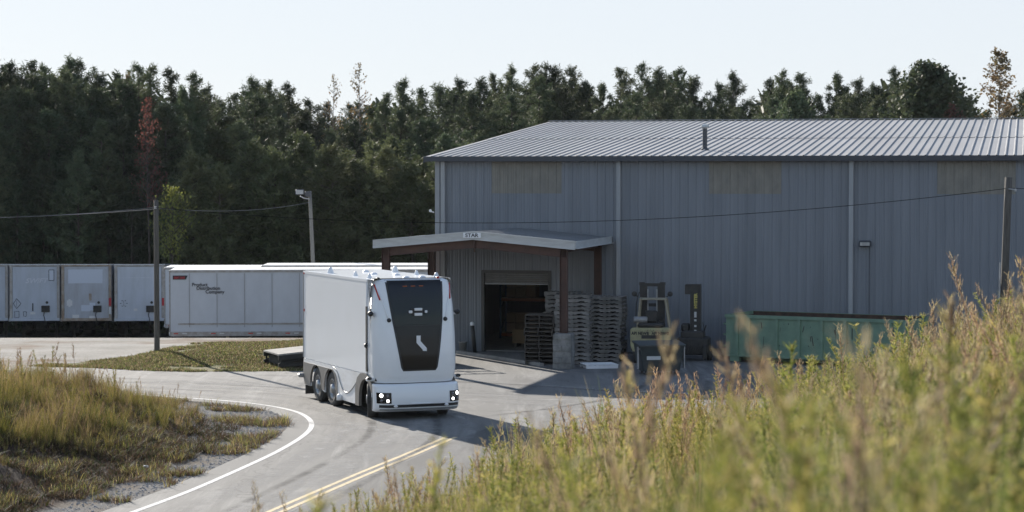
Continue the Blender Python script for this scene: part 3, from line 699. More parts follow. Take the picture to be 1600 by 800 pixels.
# black panel, follows the shell
def cpanel(name, yf, zlist, halfw, off, m, parent, n=16, x0=None):
    mb = MB(); mb.smooth = True; rows = []
    for z in zlist:
        a, b = (-halfw(z), halfw(z)) if x0 is None else x0(z)
        rows.append([(a + (b - a) * i / n, yf(a + (b - a) * i / n, z) - off, z) for i in range(n + 1)])
    mb.grid(rows)
    # rim back to the shell
    for side in (0, -1):
        mb.grid([[r[side], (r[side][0], r[side][1] + off + .01, r[side][2])] for r in rows])
    mb.grid([rows[0], [(p[0], p[1] + off + .01, p[2]) for p in rows[0]]]); mb.grid([rows[-1], [(p[0], p[1] + off + .01, p[2]) for p in rows[-1]]])
    return mb.build(name, m, parent, recalc=False)
phw = lambda z: interp(z, [1.30, 1.33, 1.40, 2.0, 2.6, 3.2, 3.72], [.44, .475, .50, .60, .69, .755, .80])
cpanel('panel_surround', cab_y, list(np.linspace(1.30, 3.725, 30)), (lambda z: phw(z) + .02), .006, M['black_plastic'], T)
cpanel('upper_glass', cab_y, list(np.linspace(2.52, 3.705, 18)), lambda z: phw(z) - .03, .012, M['black_glass'], T)
cpanel('lower_panel', cab_y, list(np.linspace(1.34, 2.50, 18)), lambda z: phw(z) - .03, .012, M['black_glass2'], T)
# light mark on panel
mb = MB(); w = .062
zz = [(-.12, 2.24), (-.12 + .115, 2.24), (-.005, 2.09), (.17, 1.90), (.17, 1.72), (.055, 1.72), (.055, 1.86), (-.12, 2.05)]
mb.poly(zz, .012, (0.04, cab_fy(2.0) - .032, 0), ((1, 0, 0), (0, 0, 1), (0, 1, 0)))
o = mb.build('front_mark', M['white_plastic'], T); 
# camera cluster
mb = MB(); yc = cab_fy(2.87) - .03
mb.rbox((.0, yc, 2.87), (.34, .05, .20), .02); cc = mb.build('camera_cluster', M['black_plastic'], T)
for x, z, ww, hh in ((.02, 2.935, .22, .07), (.02, 2.80, .22, .075), (-.20, 2.87, .10, .075), (.24, 2.87, .07, .07)):
    mb = MB(); mb.rbox((x, yc - .03, z), (ww, .04, hh), .01); mb.build('sensor_window', M['white_plastic'], cc)
mb = MB(); mb.rbox((.0, yc + .0, 2.60), (.09, .05, .17), .02); mb.build('front_sensor', M['black_plastic'], T)
for x in (-.28, -.05, .18):
    mb = MB(); mb.box((x, cab_y(x, 3.55) - .022, 3.55), (.12, .012, .014)); mb.build('marker_light', M['orange_mark'], T)
# corner reflectors (sloping red strips), top small amber lamps
for s in (-1, 1):
    mb = MB(); a = Vector((s * 1.14, .02, 3.60)); b = Vector((s * 1.0, -.10, 3.18))
    a = Vector((s * 1.07, cab_y(s * 1.07, 3.6) - .012, 3.60)); b = Vector((s * 1.0, cab_y(s * 1.0, 3.18) - .016, 3.20))
    mb.tube([a, b], .022, 6); mb.build('corner_reflector', M['red_mark'], T)
for x in (-.98, .72):
    mb = MB(); mb.rbox((x, .10, 3.765), (.09, .07, .05), .015); mb.build('roof_marker', M['red_mark'] if x > 0 else M['black_plastic'], T)
# crease strakes on the cheeks
for s in (-1, 1):
    mb = MB(); pts = []
    for i in range(7):
        z = 3.5 - i * .14; x = s * (1.0 - .06 * i); x = s * min(abs(x), 1.0)
        pts.append((s * (1.02 - .035 * i), cab_y(s * (1.02 - .035 * i), z) - .004, z))
    mb.smooth = True; mb.tube(pts, [.005, .012, .018, .02, .024, .026, .02], 6); mb.build('cheek_crease', M['white_paint'], T)
    x = s * .80; z = 2.66
    mb = MB(); mb.lathe([(0, .0), (.05, .01), (.06, .05), (.03, .07), (0, .07)], (x, cab_y(x, z) - .055, z), 12, 'Y'); mb.build('cheek_camera', M['black_plastic'], T)
    x = s * 1.15; z = 2.78
    mb = MB(); mb.tube([(s * 1.12, .06, z), (s * 1.24, .0, z + .01)], .03, 8); arm = mb.build('side_camera', M['white_plastic'], T)
    mb = MB(); mb.smooth = True; mb.lathe([(0, -.09), (.06, -.07), (.075, 0), (.06, .07), (0, .08)], (s * 1.235, -.02, z + .05), 14, 'Y'); mb.build('lens_pod', M['black_plastic'], arm)
    # lower corner sensor
    mb = MB(); mb.rbox((s * 1.22, .08, 1.06), (.20, .15, .09), .02); q_ = mb.build('corner_sensor', M['white_plastic'], T)
    mb = MB(); mb.rbox((s * 1.27, -.0, 1.10), (.12, .14, .08), .02); mb.build('lens_pod', M['black_plastic'], q_)
# dark gap box between shell and body + under the shell
mb = MB(); mb.box2((-1.10, .38, .95), (1.10, .50, 3.66)); mb.build('gap_panel', M['black_plastic'], T)
for x_ in (-1.2, 1.17): mb = MB(); mb.box2((x_, .385, 1.25), (x_ + .03, .50, 3.0)); mb.build('air_slot', M['black_plastic'], T)
mb = MB(); mb.rbox((-1.215, .42, 1.95), (.09, .11, .13), .03); mb.build('slot_sensor', M['black_plastic'], T)
# bumper
def bum_fy(z): return interp(z, [.22, .26, .34, .5, .75, .92, .96], [-.40, -.50, -.56, -.58, -.55, -.50, -.44])
def bum_y(x, z):
    hw = 1.2; q = min(1, max(0, (abs(x) - .72) / .48)); return bum_fy(z) + .05 * (x / hw) ** 2 + .34 * (1 - math.sqrt(max(0, 1 - q ** 2.2)))
mb = MB(); mb.smooth = True; rows = []
for z in [.22, .24, .28, .34, .42, .5, .6, .7, .8, .88, .92, .945, .96]:
    hw = 1.2 - (.04 if z > .95 or z < .23 else 0)
    rows.append([(-hw, -.02, z)] + [(t * hw, bum_y(t * hw, z), z) for t in xt] + [(hw, -.02, z)])
mb.grid(rows); mb.smooth = False
mb._add(rows[-1], [tuple(range(len(rows[-1])))]); mb._add(rows[0], [tuple(reversed(range(len(rows[0]))))])
bump = mb.build('bumper', M['white_paint'], T)
# seam lip
mb = MB(); mb.smooth = True
mb.grid([[(t * 1.1, cab_y(t * 1.1, 1.0) + .03, z) for t in xt] for z in (.93, .985)]); mb.build('seam', M['black_plastic'], T, recalc=False)
cpanel('intake_slot', bum_y, [.345, .38, .42], lambda z: 1.12, .006, M['black_plastic'], bump, n=30)
cpanel('lower_lip', bum_y, [.27, .29, .31], lambda z: 1.10, .014, M['line_grey'], bump, n=30)
mb = MB(); mb.rbox((.02, bum_y(.0, .44) - .01, .44), (.62, .03, .035), .008); mb.build('plate_bar', M['white_plastic'], bump)
for s in (-1, 1):
    mb = MB(); mb.rbox((s * .72, bum_y(.72, .385) - .03, .385), (.10, .07, .07), .02); mb.build('bumper_sensor', M['white_plastic'], bump)
    hl = cpanel('headlight', bum_y, [.46, .47, .52, .6, .68, .73, .745], None, .010, M['black_glass'], T, n=12,
                x0=lambda z, s=s: (s * 1.0 - .17, s * 1.0 + .17))
    for dx, dz, m_ in ((-.08, .07, 'lamp_on'), (.08, -.07, 'lamp_on'), (-.08, -.07, 'lamp_off'), (.08, .07, 'lamp_off')):
        if s > 0: dx = -dx if m_ == 'lamp_on' else -dx
        x = s * 1.0 + dx * .95; z = .60 + dz
        e = 1e-3; sl_ = (bum_y(x + e, z) - bum_y(x - e, z)) / (2 * e)
        if s > 0 and dx < 0 and m_ == 'lamp_on' and dz > 0: pass
        mm = M[m_]
        r_ = .05 if (m_ == 'lamp_on' and dz > 0) else .038
        lm = MB(); lm.smooth = True; rot = Matrix.Rotation(math.atan(sl_), 3, 'Z')
        lm.lathe([(0, -.022), (r_ * .6, -.02), (r_, -.010), (r_ * 1.1, .012)], (x, bum_y(x, z) - .010, z), 16, 'Y', rot)
        lm.build('lamp', mm, hl)
# cargo body
mb = MB(); mb.rbox((0, 3.32, 2.44), (2 * HW, 5.76, 2.56), .03); cargo = mb.build('cargo_box', M['white_paint'], T)
mb = MB(); mb.box2((-1.15, .25, 3.715), (1.15, 6.18, 3.735)); mb.box2((-1.2, .40, 3.66), (-1.165, 6.2, 3.728)); mb.box2((1.165, .40, 3.66), (1.2, 6.2, 3.728)); mb.build('roof_rail', M['white_paint'], cargo)
mb = MB(); mb.box2((-1.205, 6.17, 1.2), (-1.17, 6.215, 3.7)); mb.box2((1.17, 6.17, 1.2), (1.205, 6.215, 3.7)); mb.build('rear_frame', M['line_grey'], cargo)
mb = MB(); mb.box((-1.2, 6.10, 2.58), (.02, .05, .07)); mb.box((-1.2, 6.10, 3.66), (.02, .06, .05)); mb.build('side_marker', M['red_mark'], cargo)
for x, y, sc in ((-1.0, 4.2, .85), (-.85, 2.4, .6), (-.95, .9, .6), (.95, 4.2, .85), (.85, .55, .7), (.95, 2.4, .6)):
    mb = MB(); mb.smooth = True; mb.lathe([(.12 * sc, 0), (.115 * sc, .03 * sc), (.07 * sc, .15 * sc), (.045 * sc, .20 * sc), (0, .21 * sc)], (x, y, 3.733), 16); mb.build('roof_sensor', M['white_plastic'], T)
for x, y in ((-.1, 3.0), (.3, 2.2), (.2, 4.6), (.5, .7), (0, .6)):
    mb = MB(); mb.smooth = True; mb.lathe([(.10, 0), (.09, .03), (.04, .055), (0, .06)], (x, y, 3.733), 16); mb.build('roof_antenna', M['white_plastic'], T)
# skirt with arches
def arch(yc, r, z0, n=14, zc=.5):   # points going from rear to front across the arch (y decreasing)
    pts = []
    for i in range(n + 1):
        a = math.pi * i / n; z = zc + r * math.sin(a)
        pts.append((yc + r * math.cos(a), max(z, z0)))
    pts[0] = (yc + r, z0); pts[-1] = (yc - r, z0)
    pts.insert(1, (yc + r, zc)); pts.insert(len(pts) - 1, (yc - r, zc))
    return pts
ax_side = lambda s: ((0, 1, 0), (0, 0, 1), (-s, 0, 0))
RA = .56
for s in (-1, 1):
    out = [(.40, 1.16), (6.2, 1.16), (6.2, .60), (6.05, .40)] + arch(4.97, RA, .40) + arch(3.62, RA, .34)[0:] + [(2.9, .28), (1.5, .28), (1.22, .34)] + [(1.08, .34), (1.08, .62), (1.0, .82), (.82, 1.0), (.60, 1.08), (.40, 1.10)]
    mb = MB(); mb.poly(out, .05, (s * HW, 0, 0), ax_side(s)); mb.build('side_skirt', M['skirt_paint'], T)
    g = [(6.2, 1.06), (3.42, 1.06), (3.15, .96), (2.98, .72), (2.94, .30), (3.055, .30)] + list(reversed(arch(3.62, RA, .40)))[1:-1] + [(4.19, .40), (4.40, .40)] + list(reversed(arch(4.97, RA, .40)))[1:-1] + [(5.54, .40), (6.05, .42), (6.2, .62)]
    mb = MB(); mb.poly(g, .06, (s * (HW + .014), 0, 0), ax_side(s)); mb.build('rear_fender', M['fender_grey'], T)
    fr_ = [(1.38, .26), (1.38, .75), (1.22, 1.02), (.95, 1.16), (.45, 1.17), (.15, 1.08), (-.03, .90), (-.08, .5), (-.06, .28), (.0, .28), (.0, .5)]
    n = 12
    for i in range(1, n): a = math.pi * (1 - i / n); fr_.append((.52 - .52 * -math.cos(a) * 1.0 if False else .53 + .53 * math.cos(a), .5 + .53 * math.sin(a)))
    fr_ += [(1.06, .5), (1.06, .26)]
    mb = MB(); mb.poly(fr_, .08, (s * (HW + .018), 0, 0), ax_side(s)); mb.build('front_fender', M['fender_grey'], T)
    # swoosh line on the skirt
    mb = MB(); mb.smooth = True; pts = smoothline([(3.35, 1.13, 0), (3.0, 1.02, 0), (2.72, .74, 0), (2.45, .55, 0), (2.1, .52, 0), (1.7, .66, 0), (1.2, .93, 0), (.6, 1.13, 0)], 5)
    mb.tube([(s * (HW - .008), p[0], p[1]) for p in pts], .026, 6); mb.build('skirt_line', M['line_grey'], T)
    mb = MB(); mb.smooth = True; mb.lathe([(.02, .09), (.075, .05), (.09, -.09), (0, -.1)], (s * (HW + .06), 2.62, .36), 12); mb.build('skirt_sensor', M['white_plastic'], T)
    mb = MB(); mb.rbox((s * (HW + .03), 6.22, .66), (.26, .14, .12), .03); mb.build('rear_sensor', M['galv'], T)
    mb = MB(); mb.box((s * 1.0, 6.1, .30), (.34, .02, .36)); mb.build('mud_flap', M['rubber'], T)
    mb = MB(); mb.box((s * (HW + .021), -.045, .66), (.01, .03, .12)); mb.build('side_marker', M['white_plastic'], T)
mb = MB(); mb.box2((-.72, -.1, .32), (.72, 6.1, 1.14)); mb.box2((-1.12, 1.5, .30), (1.12, 2.9, 1.1)); mb.build('chassis', M['chassis'], T)
mb = MB(); mb.box2((-1.12, -.1, 1.03), (1.12, 6.1, 1.155)); mb.build('wheel_well_liner', M['chassis'], T)
def wheel(parent, loc, s, steer=0.0):
    r, w = .49, .30
    tyre = MB(); tyre.smooth = True
    prof = [(.27, -w / 2 + .02), (.30, -w / 2), (.44, -w / 2), (.475, -w / 2 + .03), (.49, -w / 2 + .06), (.49, w / 2 - .06), (.475, w / 2 - .03), (.44, w / 2), (.30, w / 2), (.27, w / 2 - .02)]
    tyre.lathe(prof, (0, 0, 0), 36, 'X')
    o = tyre.build('wheel', M['rubber'], parent, loc, (0, 0, steer))
    rim = MB(); rim.smooth = True
    e = s
    rim.lathe([(.285, e * (w / 2 - .01)), (.27, e * (w / 2 - .0)), (.25, e * (w / 2 - .06)), (.16, e * (w / 2 - .09)), (.15, e * (w / 2 - .03)), (.12, e * (w / 2 + .02)), (0, e * (w / 2 + .03))], (0, 0, 0), 28, 'X')
    rim.build('rim', M['rim'], o)
    nuts = MB()
    for k in range(10):
        a = 2 * math.pi * k / 10; nuts.box((e * (w / 2 - .06), .205 * math.cos(a), .205 * math.sin(a)), (.05, .03, .03))
    nuts.build('wheel_nuts', M['galv'], o)
    return o
for s in (-1, 1):
    for yy in (3.62, 4.97): wheel(T, (s * 1.0, yy, .495), s)
    wheel(T, (s * 1.0, .50, .495), s, R(-19))

# ------------------------------------------------------------------ trailers
def box_trailer(kind, label, loc, rz, worn=0, group='trailers parked in front of the forest', L=14.6, side=False):
    t = empty('semi_trailer', loc, rz); tag(t, label, 'trailer', group)
    if not side: t.rotation_euler = (R(-2.35), 0, rz)
    z0, z1, w = 1.12, 4.02, 1.28
    face = M['trailer_worn'] if worn else M['trailer_front']
    mb = MB(); mb.rbox((0, L / 2, (z0 + z1) / 2), (2 * w, L, z1 - z0), .03)
    for i in range(int(L / 1.22)):
        y = .85 + i * 1.22
        for s in (-1, 1): mb.box((s * (w + .004), y, (z0 + z1) / 2 + .15), (.014, .07, z1 - z0 - .5))
    mb.build('cargo_body', M['trailer_white'], t)
    if side:
        for i in range(11):
            mb = MB(); mb.box((w + .013, .85 + i * 1.22, (z0 + z1) / 2 + .12), (.008, .03, z1 - z0 - .5)); mb.build('side_seam', M['line_grey'], t)
    mb = MB(); mb.box((0, -.012, (z0 + z1) / 2 + .02), (2 * w - .34, .02, z1 - z0 - .26)); nose = mb.build('nose_panel', face, t)
    mb = MB()
    for s in (-1, 1): mb.rbox((s * (w - .08), -.02, (z0 + z1) / 2), (.15, .06, z1 - z0 + .02), .02)
    mb.rbox((0, -.02, z1 - .045), (2 * w - .1, .05, .09), .02)
    mb.build('nose_frame', M['trailer_rust'] if worn else M['trailer_alu'], t)
    mb = MB(); mb.rbox((0, -.03, z0 + .07), (2 * w, .07, .15), .02); mb.build('nose_sill', M['trailer_rust'] if worn == 1 else M['trailer_front'], t)
    mb = MB()
    for s in (-1, 1): mb.box((s * (w + .01), L / 2, z1 - .04), (.03, L, .10)); mb.box((s * (w + .01), L / 2, z0 + .07), (.03, L, .20)); mb.box((s * (w + .012), L / 2 + .1, z0 + .52), (.025, L - .5, .07))
    mb.build('side_rails', M['trailer_alu'], t)
    mb = MB(); mb.box2((-w - .01, .0, z1 - .002), (w + .01, L, z1 + .03)); mb.build('roof', M['trailer_roof'], t)
    mb = MB()
    for s in (-1, 1): mb.box((s * .5, L / 2, z0 - .12), (.1, L - 1, .22))
    mb.build('underframe', M['chassis'], t)
    for s in (-1, 1):
        mb = MB(); mb.box((s * .85, 2.5, z0 - .5), (.13, .13, 1.0)); mb.box((s * .85, 2.5, .10), (.22, .26, .05)); mb.tube([(s * .85, 2.5, .55), (s * .2, 2.5, 1.05)], .03, 6)
        mb.tube([(s * .85, 2.5, .5), (s * .85, 3.6, 1.05)], .03, 6); mb.build('landing_leg', M['lift_beige'] if side else M['chassis'], t)
    mb = MB(); mb.box((0, 2.5, .62), (1.6, .06, .06)); mb.build('leg_brace', M['chassis'], t)
    for yy in (L - 2.6, L - 1.35):
        for s in (-1, 1):
            q = MB(); q.smooth = True; q.lathe([(.0, -.2), (.3, -.25), (.47, -.25), (.51, -.2), (.51, .2), (.47, .25), (.3, .25), (0, .2)], (0, 0, 0), 24, 'X'); q.build('wheel', M['rubber'], t, (s * .95, yy, .51))
    # gladhand box and hose
    mb = MB(); mb.box((.55, -.05, z0 + .62), (.42, .06, .34)); mb.tube([(.5, -.09, z0 + .5), (.46, -.14, z0 + .3), (.52, -.10, z0 + .05), (.5, -.06, z0 - .15)], .02, 6); mb.build('hose_box', M['chassis'], t)
    mb = MB(); mb.lathe([(0, -.02), (.07, -.02), (.07, 0)], (.62, -.03, z0 + .95), 14, 'Y'); mb.build('port', M['chassis'], t)
    for s in (-1, 1):
        for i in range(8):
            for j in (0, .38):
                m_ = MB(); m_.box((s * (w + .027), .25 + i * 1.65 + j, z0 + .09), (.006, .2, .045)); m_.build('reflective_tape', M['red_mark'] if j == 0 else M['sticker'], t) if side else None
    return t, nose, z0, z1
def decal(parent, x, z, w, h, m, y=-.028): mb = MB(); mb.box((x, y, z), (w, .008, h)); return mb.build('decal', m, parent)
def outline(parent, pts, wd, m, y=-.03):
    mb = MB(); n = len(pts)
    for i in range(n): mb.tube([(pts[i][0], y, pts[i][1]), (pts[(i + 1) % n][0], y, pts[(i + 1) % n][1])], wd, 4)
    return mb.build('placard', m, parent)
yawT = R(6)
gz = lambda x, y: tz(x, y)
TZ = -2.09
tr = []
def nosepos(px, D=112.): return ((px - 800) / 3400 * D, D)
x, y = nosepos(53); t, nose, z0, z1 = box_trailer('n', 'old box trailer nose with pale slanted lettering and a diamond outline', (x, y, TZ), yawT)
text('lettering', 'SWIFT', .34, M['ghost'], nose, (-.48, -.026, 3.08), (R(90), 0, 0), sx=1.15, shear=.3, bold=.008)
o = outline(nose, [(-.92, 2.28), (-.70, 2.02), (-.92, 1.76), (-1.08, 2.02)], .012, M['text_dark'])
mb = MB(); mb.box((-.92, -.03, 2.02), (.012, .006, .32)); mb.build('decal', M['text_dark'], nose)
outline(nose, [(.72, 3.75), (.98, 3.75), (.98, 3.2), (.72, 3.2)], .012, M['text_dark']); decal(nose, .85, 3.475, .22, .5, M['sticker_blue'])
decal(nose, -.10, 1.83, .06, .4, M['text_dark']); decal(nose, -.1, 1.52, .26, .12, M['sticker']); outline(nose, [(-1.02, 1.62), (-.80, 1.62), (-.80, 1.3), (-1.02, 1.3)], .010, M['text_dark']); outline(nose, [(-.58, 1.6), (-.42, 1.6), (-.44, 1.36), (-.56, 1.36)], .010, M['text_dark'])
x, y = nosepos(134); t, nose, z0, z1 = box_trailer('n', 'weathered box trailer nose with rust stained frame and a large pale blank patch', (x, y, TZ), yawT, worn=1)
decal(nose, -.05, 3.42, 1.75, .72, M['sticker_blue']); decal(nose, -.86, 2.05, .28, .28, M['sticker']); decal(nose, -.86, 2.05, .12, .40, M['sticker'], -.031)
decal(nose, -.05, 1.78, .44, .32, M['sticker_blue'], -.027); decal(nose, .3, 1.86, .3, .4, M['sticker_blue'], -.029); decal(nose, -.55, 1.36, .34, .17, M['sticker']); decal(nose, .28, 1.32, .28, .12, M['sticker'])
decal(nose, .19, 2.35, .14, .36, M['trailer_rust']); decal(t, 1.2, 2.1, .13, .4, M['text_red'], -.055); decal(t, 1.2, 1.65, .12, .36, M['sticker'], -.055)
x, y = nosepos(217); t, nose, z0, z1 = box_trailer('n', 'box trailer nose with a round ghosted emblem, beside the wooden pole', (x, y, TZ), yawT)
decal(nose, .0, 3.35, 1.9, .02, M['ghost'])
for k in range(6):
    a = k * math.pi / 3; mb = MB(); mb.box((-.8 + .16 * math.cos(a), -.03, 2.03 + .16 * math.sin(a)), (.07, .006, .03)); mb.build('decal', M['text_dark'], nose)
mb = MB(); mb.box((-.8, -.03, 2.03), (.015, .006, .3)); mb.build('decal', M['text_dark'], nose)
decal(nose, -.2, 1.7, .18, .12, M['sticker']); decal(t, 1.2, 2.1, .12, .4, M['text_red'], -.055)
x, y = nosepos(-28); box_trailer('n', 'leftmost box trailer, only its grey side showing at the picture edge', (x, y, TZ), yawT)
# long white trailer, side on, nose to the left
SX = R(-90)
def side_trailer(label, px, D, z, ang, **k):
    x = (px - 800) / 3400 * D
    return box_trailer('s', label, (x, D, z), SX + R(ang), side=True, **k)
t, nose, z0, z1 = side_trailer('long white box trailer standing side on with dark three line company lettering', 269, 97.9, -1.72, 4)
# its right-hand flank (local +x) faces the camera after the -90 turn
def flank_text(s, y, z, size, m, **k): return text('lettering', s, size, m, t, (1.302, y, z), (R(90), 0, R(90)), **k)
for s_, y_, z_ in (('Product', .96, 3.32), ('Distribution', 1.16, 3.16), ('Company', 1.56, 3.00)): flank_text(s_, y_, z_, .215, M['text_dark'], bold=.003)
mb = MB(); mb.poly([(.12, 3.62), (.70, 3.62), (.78, 3.80), (.12, 3.80)], .006, (1.30, 0, 0), ((0, 1, 0), (0, 0, 1), (1, 0, 0))); bd = mb.build('badge', M['text_dark'], t)
text('lettering', 'GREAT DANE', .13, M['text_red'], t, (1.309, .16, 3.66), (R(90), 0, R(90)), sx=.62, bold=.004)
side_trailer('grey box trailer seen only as a roof line behind the long white one', 262, 107.0, -1.98, 2.5, L=13.0)
side_trailer('pale box trailer with a white roof edge behind the long white one', 414, 102.6, -1.70, .5)

# ------------------------------------------------------------------ yard ramp behind the truck
def yard_ramp():
    t = empty('yard_ramp', (-7.85, 73.0, 0), R(22)); tag(t, 'low black steel loading ramp with a grey deck behind the truck', 'ramp')
    L = 6.2; h = lambda x: .46 + .075 * x
    mb = MB(); mb.poly([(0, h(0)), (L, h(L)), (L, h(L) + .05), (0, h(0) + .05)], 1.9, (0, 0, 0), ((1, 0, 0), (0, 0, 1), (0, 1, 0))); mb.build('deck', M['concrete'], t)
    for y in (0, 1.85):
        mb = MB(); mb.poly([(0, h(0) - .16), (L, h(L) - .16), (L, h(L) - .01), (0, h(0) - .01)], .05, (0, y, 0), ((1, 0, 0), (0, 0, 1), (0, 1, 0)))
        mb.box((L / 2, y + .025, .14), (L, .08, .12))
        for i in range(8):
            x = .1 + i * (L - .2) / 7; mb.box((x, y + .025, (h(x) + .1) / 2), (.06, .06, h(x) - .2))
            if i < 7: mb.tube([(x, y + .025, .2), (x + .85, y + .025, h(x) - .12)], .03, 6)
        mb.build('side_frame', M['chassis'], t)
    for y in (0.0, 1.85):
        mb = MB()
        for i in range(4): x = 3.4 + i * .9; mb.tube([(x, y, h(x)), (x, y, h(x) + .75)], .04, 6)
        for dz in (.38, .75): mb.tube([(3.4, y, h(3.4) + dz), (6.1, y, h(6.1) + dz)], .04, 6)
        mb.build('railing', M['chassis'], t)
    mb = MB(); mb.box((L / 2, .93, .24), (L - .3, 1.6, .26)); mb.build('underframe', M['chassis'], t); mb = MB()
    mb.tube([(1.6, -.25, .12), (2.8, -.35, .42)], .09, 8); mb.build('drawbar', M['chassis'], t)
    for y in (-.12, 1.98):
        q = MB(); q.smooth = True; q.lathe([(0, -.1), (.22, -.1), (.26, -.06), (.26, .06), (.22, .1), (0, .1)], (0, 0, 0), 18, 'Y'); q.build('wheel', M['rubber'], t, (1.1, y, .26))
yard_ramp()

# ------------------------------------------------------------------ pallets
def make_pallet(m, label):
    p = empty('pallet', (0, 0, 0)); tag(p, label, 'pallet')
    mb = MB()
    for i in range(7): mb.box((-.55 + i * 1.1 / 6 * 1.0, 0, .131), (.13 if i in (0, 6) else .09, 1.0, .018))
    mb.build('top_deck', m, p)
    for y in (-.48, 0, .48):
        mb = MB(); mb.poly([(-.6, .018), (-.40, .018), (-.38, .055), (-.20, .055), (-.18, .018), (.18, .018), (.20, .055), (.38, .055), (.40, .018), (.6, .018), (.6, .122), (-.6, .122)], .038, (0, y - .019, 0), ((1, 0, 0), (0, 0, 1), (0, 1, 0)))
        mb.build('stringer', m, p)
    mb = MB()
    for x in (-.55, 0, .55): mb.box((x, 0, .009), (.10, 1.0, .018))
    mb.build('bottom_deck', m, p)
    return p
ORD = ['lowest', 'second', 'third', 'fourth', 'fifth', 'sixth', 'seventh', 'eighth', 'ninth', 'tenth', 'eleventh', 'twelfth', 'thirteenth', 'fourteenth', 'fifteenth', 'sixteenth', 'seventeenth', 'eighteenth', 'nineteenth', 'twentieth'] + ['twenty-' + q for q in ('first', 'second', 'third', 'fourth', 'fifth', 'sixth', 'seventh', 'eighth', 'ninth')] + ['thirtieth'] + ['thirty-' + q for q in ('first', 'second', 'third', 'fourth')]
def stack(proto, n, x, y, rz, label, group, jit=.03, top=None, zb=.008):
    for k in range(n):
        if proto['used'] == 0: c = proto; proto['used'] = 1
        else: c = copy_tree(proto)
        c.location = (x + random.uniform(-jit, jit), y + random.uniform(-jit, jit), zb + k * .1425); c.rotation_euler = (0, 0, rz + random.uniform(-.03, .03))
        c['label'] = (top if top and k == n - 1 else label % ORD[k]); c['group'] = group
        out.append(c)
random.seed(11); out = []
pg = make_pallet(M['wood_grey'], ''); pb = make_pallet(M['wood_brown'], ''); pg['used'] = 0; pb['used'] = 0; index_kids()
stack(pb, 12, 1.00, 75.35, R(90 - 6), 'dark brown pallet, %s from the ground in the short stack left of the block pier', 'brown pallets left of the pier', top='dark brown pallet topmost of the stack left of the block pier')
stack(pg, 17, 2.14, 75.25, R(-8), 'grey pallet, %s from the ground in the tallest stack right behind the block pier', 'grey pallets behind the pier', top='grey pallet topmost of the tallest stack behind the block pier')
stack(pg, 17, 1.85, 76.75, R(-12), 'grey pallet, %s from the ground in the half hidden stack beside the doorway', 'grey pallets beside the door', jit=.05)
stack(pg, 16, 3.34, 76.5, R(-14), 'grey pallet, %s from the ground in the stack nearest the yellow forklift', 'grey pallets beside the forklift', jit=.05, top='grey pallet topmost of the stack beside the forklift')
for o in (pg, pb):
    if 'used' in o: del o['used']
for o in out:
    if 'used' in o: del o['used']
# white plastic pallet lying on the ground
pw = empty('plastic_pallet', (2.95, 73.6, .008), R(12)); tag(pw, 'white plastic pallet lying flat on the ground right of the block pier', 'pallet')
mb = MB()
for i in range(7): mb.box((-.5 + i * .166, 0, .115), (.11, .9, .02))
for i in range(5): mb.box((0, -.42 + i * .21, .135), (1.12, .07, .015))
mb.build('deck', M['white_plastic'], pw)
for i in range(3):
    mb = MB(); mb.box((0, -.4 + i * .4, .055), (1.1, .1, .10)); mb.build('runner', M['white_plastic'], pw)

# ------------------------------------------------------------------ interior things seen through the door
def place(u, v, z=.031): p = FW(u, v, z); return (p.x, p.y, p.z)
for (u, v, lab) in ((1.0, 6.0, 'dark storage rack with cartons at the left inside the doorway'), (4.0, 6.5, 'dark storage rack with cartons at the right inside the doorway')):
    t = empty('storage_rack', place(u, v), BA); tag(t, lab, 'rack', 'racks inside the warehouse')
    for x in (0, 2.7):
        mb = MB()
        for y in (0, 1.0): mb.box((x, y, 2.2), (.08, .07, 4.4))
        for k in range(5): mb.tube([(x, 0, .3 + k * .85), (x, 1.0, .85 + k * .85)], .02, 6)
        mb.build('upright', M['rack_blue'], t)
    for z in (.15, 1.55, 2.95):
        mb = MB()
        for y in (0, 1.0): mb.box((1.35, y, z), (2.62, .05, .11))
        mb.build('shelf_beam', M['rack_orange'], t)
        mb = MB(); mb.box((1.35, .5, z + .07), (2.6, 1.0, .025)); mb.build('shelf', M['plywood'], t)
        c = empty('carton_load', place(u + .8, v + .5, z + .115), BA); tag(c, 'shrink wrapped cartons on the %s shelf of the %s rack inside' % ({.15: 'lowest', 1.55: 'middle', 2.95: 'top'}[z], 'left' if u < 2 else 'right'), 'cartons', 'carton loads on the racks')
        for a in range(3):
            for b_ in range(2):
                mb = MB(); mb.rbox((-.4 + a * .4, 0, .2 + b_ * .38), (.38, .75, .36), .01); mb.build('carton', M['carton'], c)
t = empty('wooden_crate', place(3.0, 2.4), BA); tag(t, 'low plywood crate on the floor just inside the doorway', 'crate')
mb = MB(); mb.box((0, 0, .38), (1.1, .8, .5)); mb.build('box', M['plywood'], t)
mb = MB()
for i in range(5): mb.box((0, -.41, .18 + i * .11), (1.14, .02, .085))
mb.build('front_slats', M['plywood'], t)
mb = MB()
for x in (-.45, 0, .45): mb.box((x, 0, .06), (.1, .8, .12))
mb.build('skid', M['wood_brown'], t)

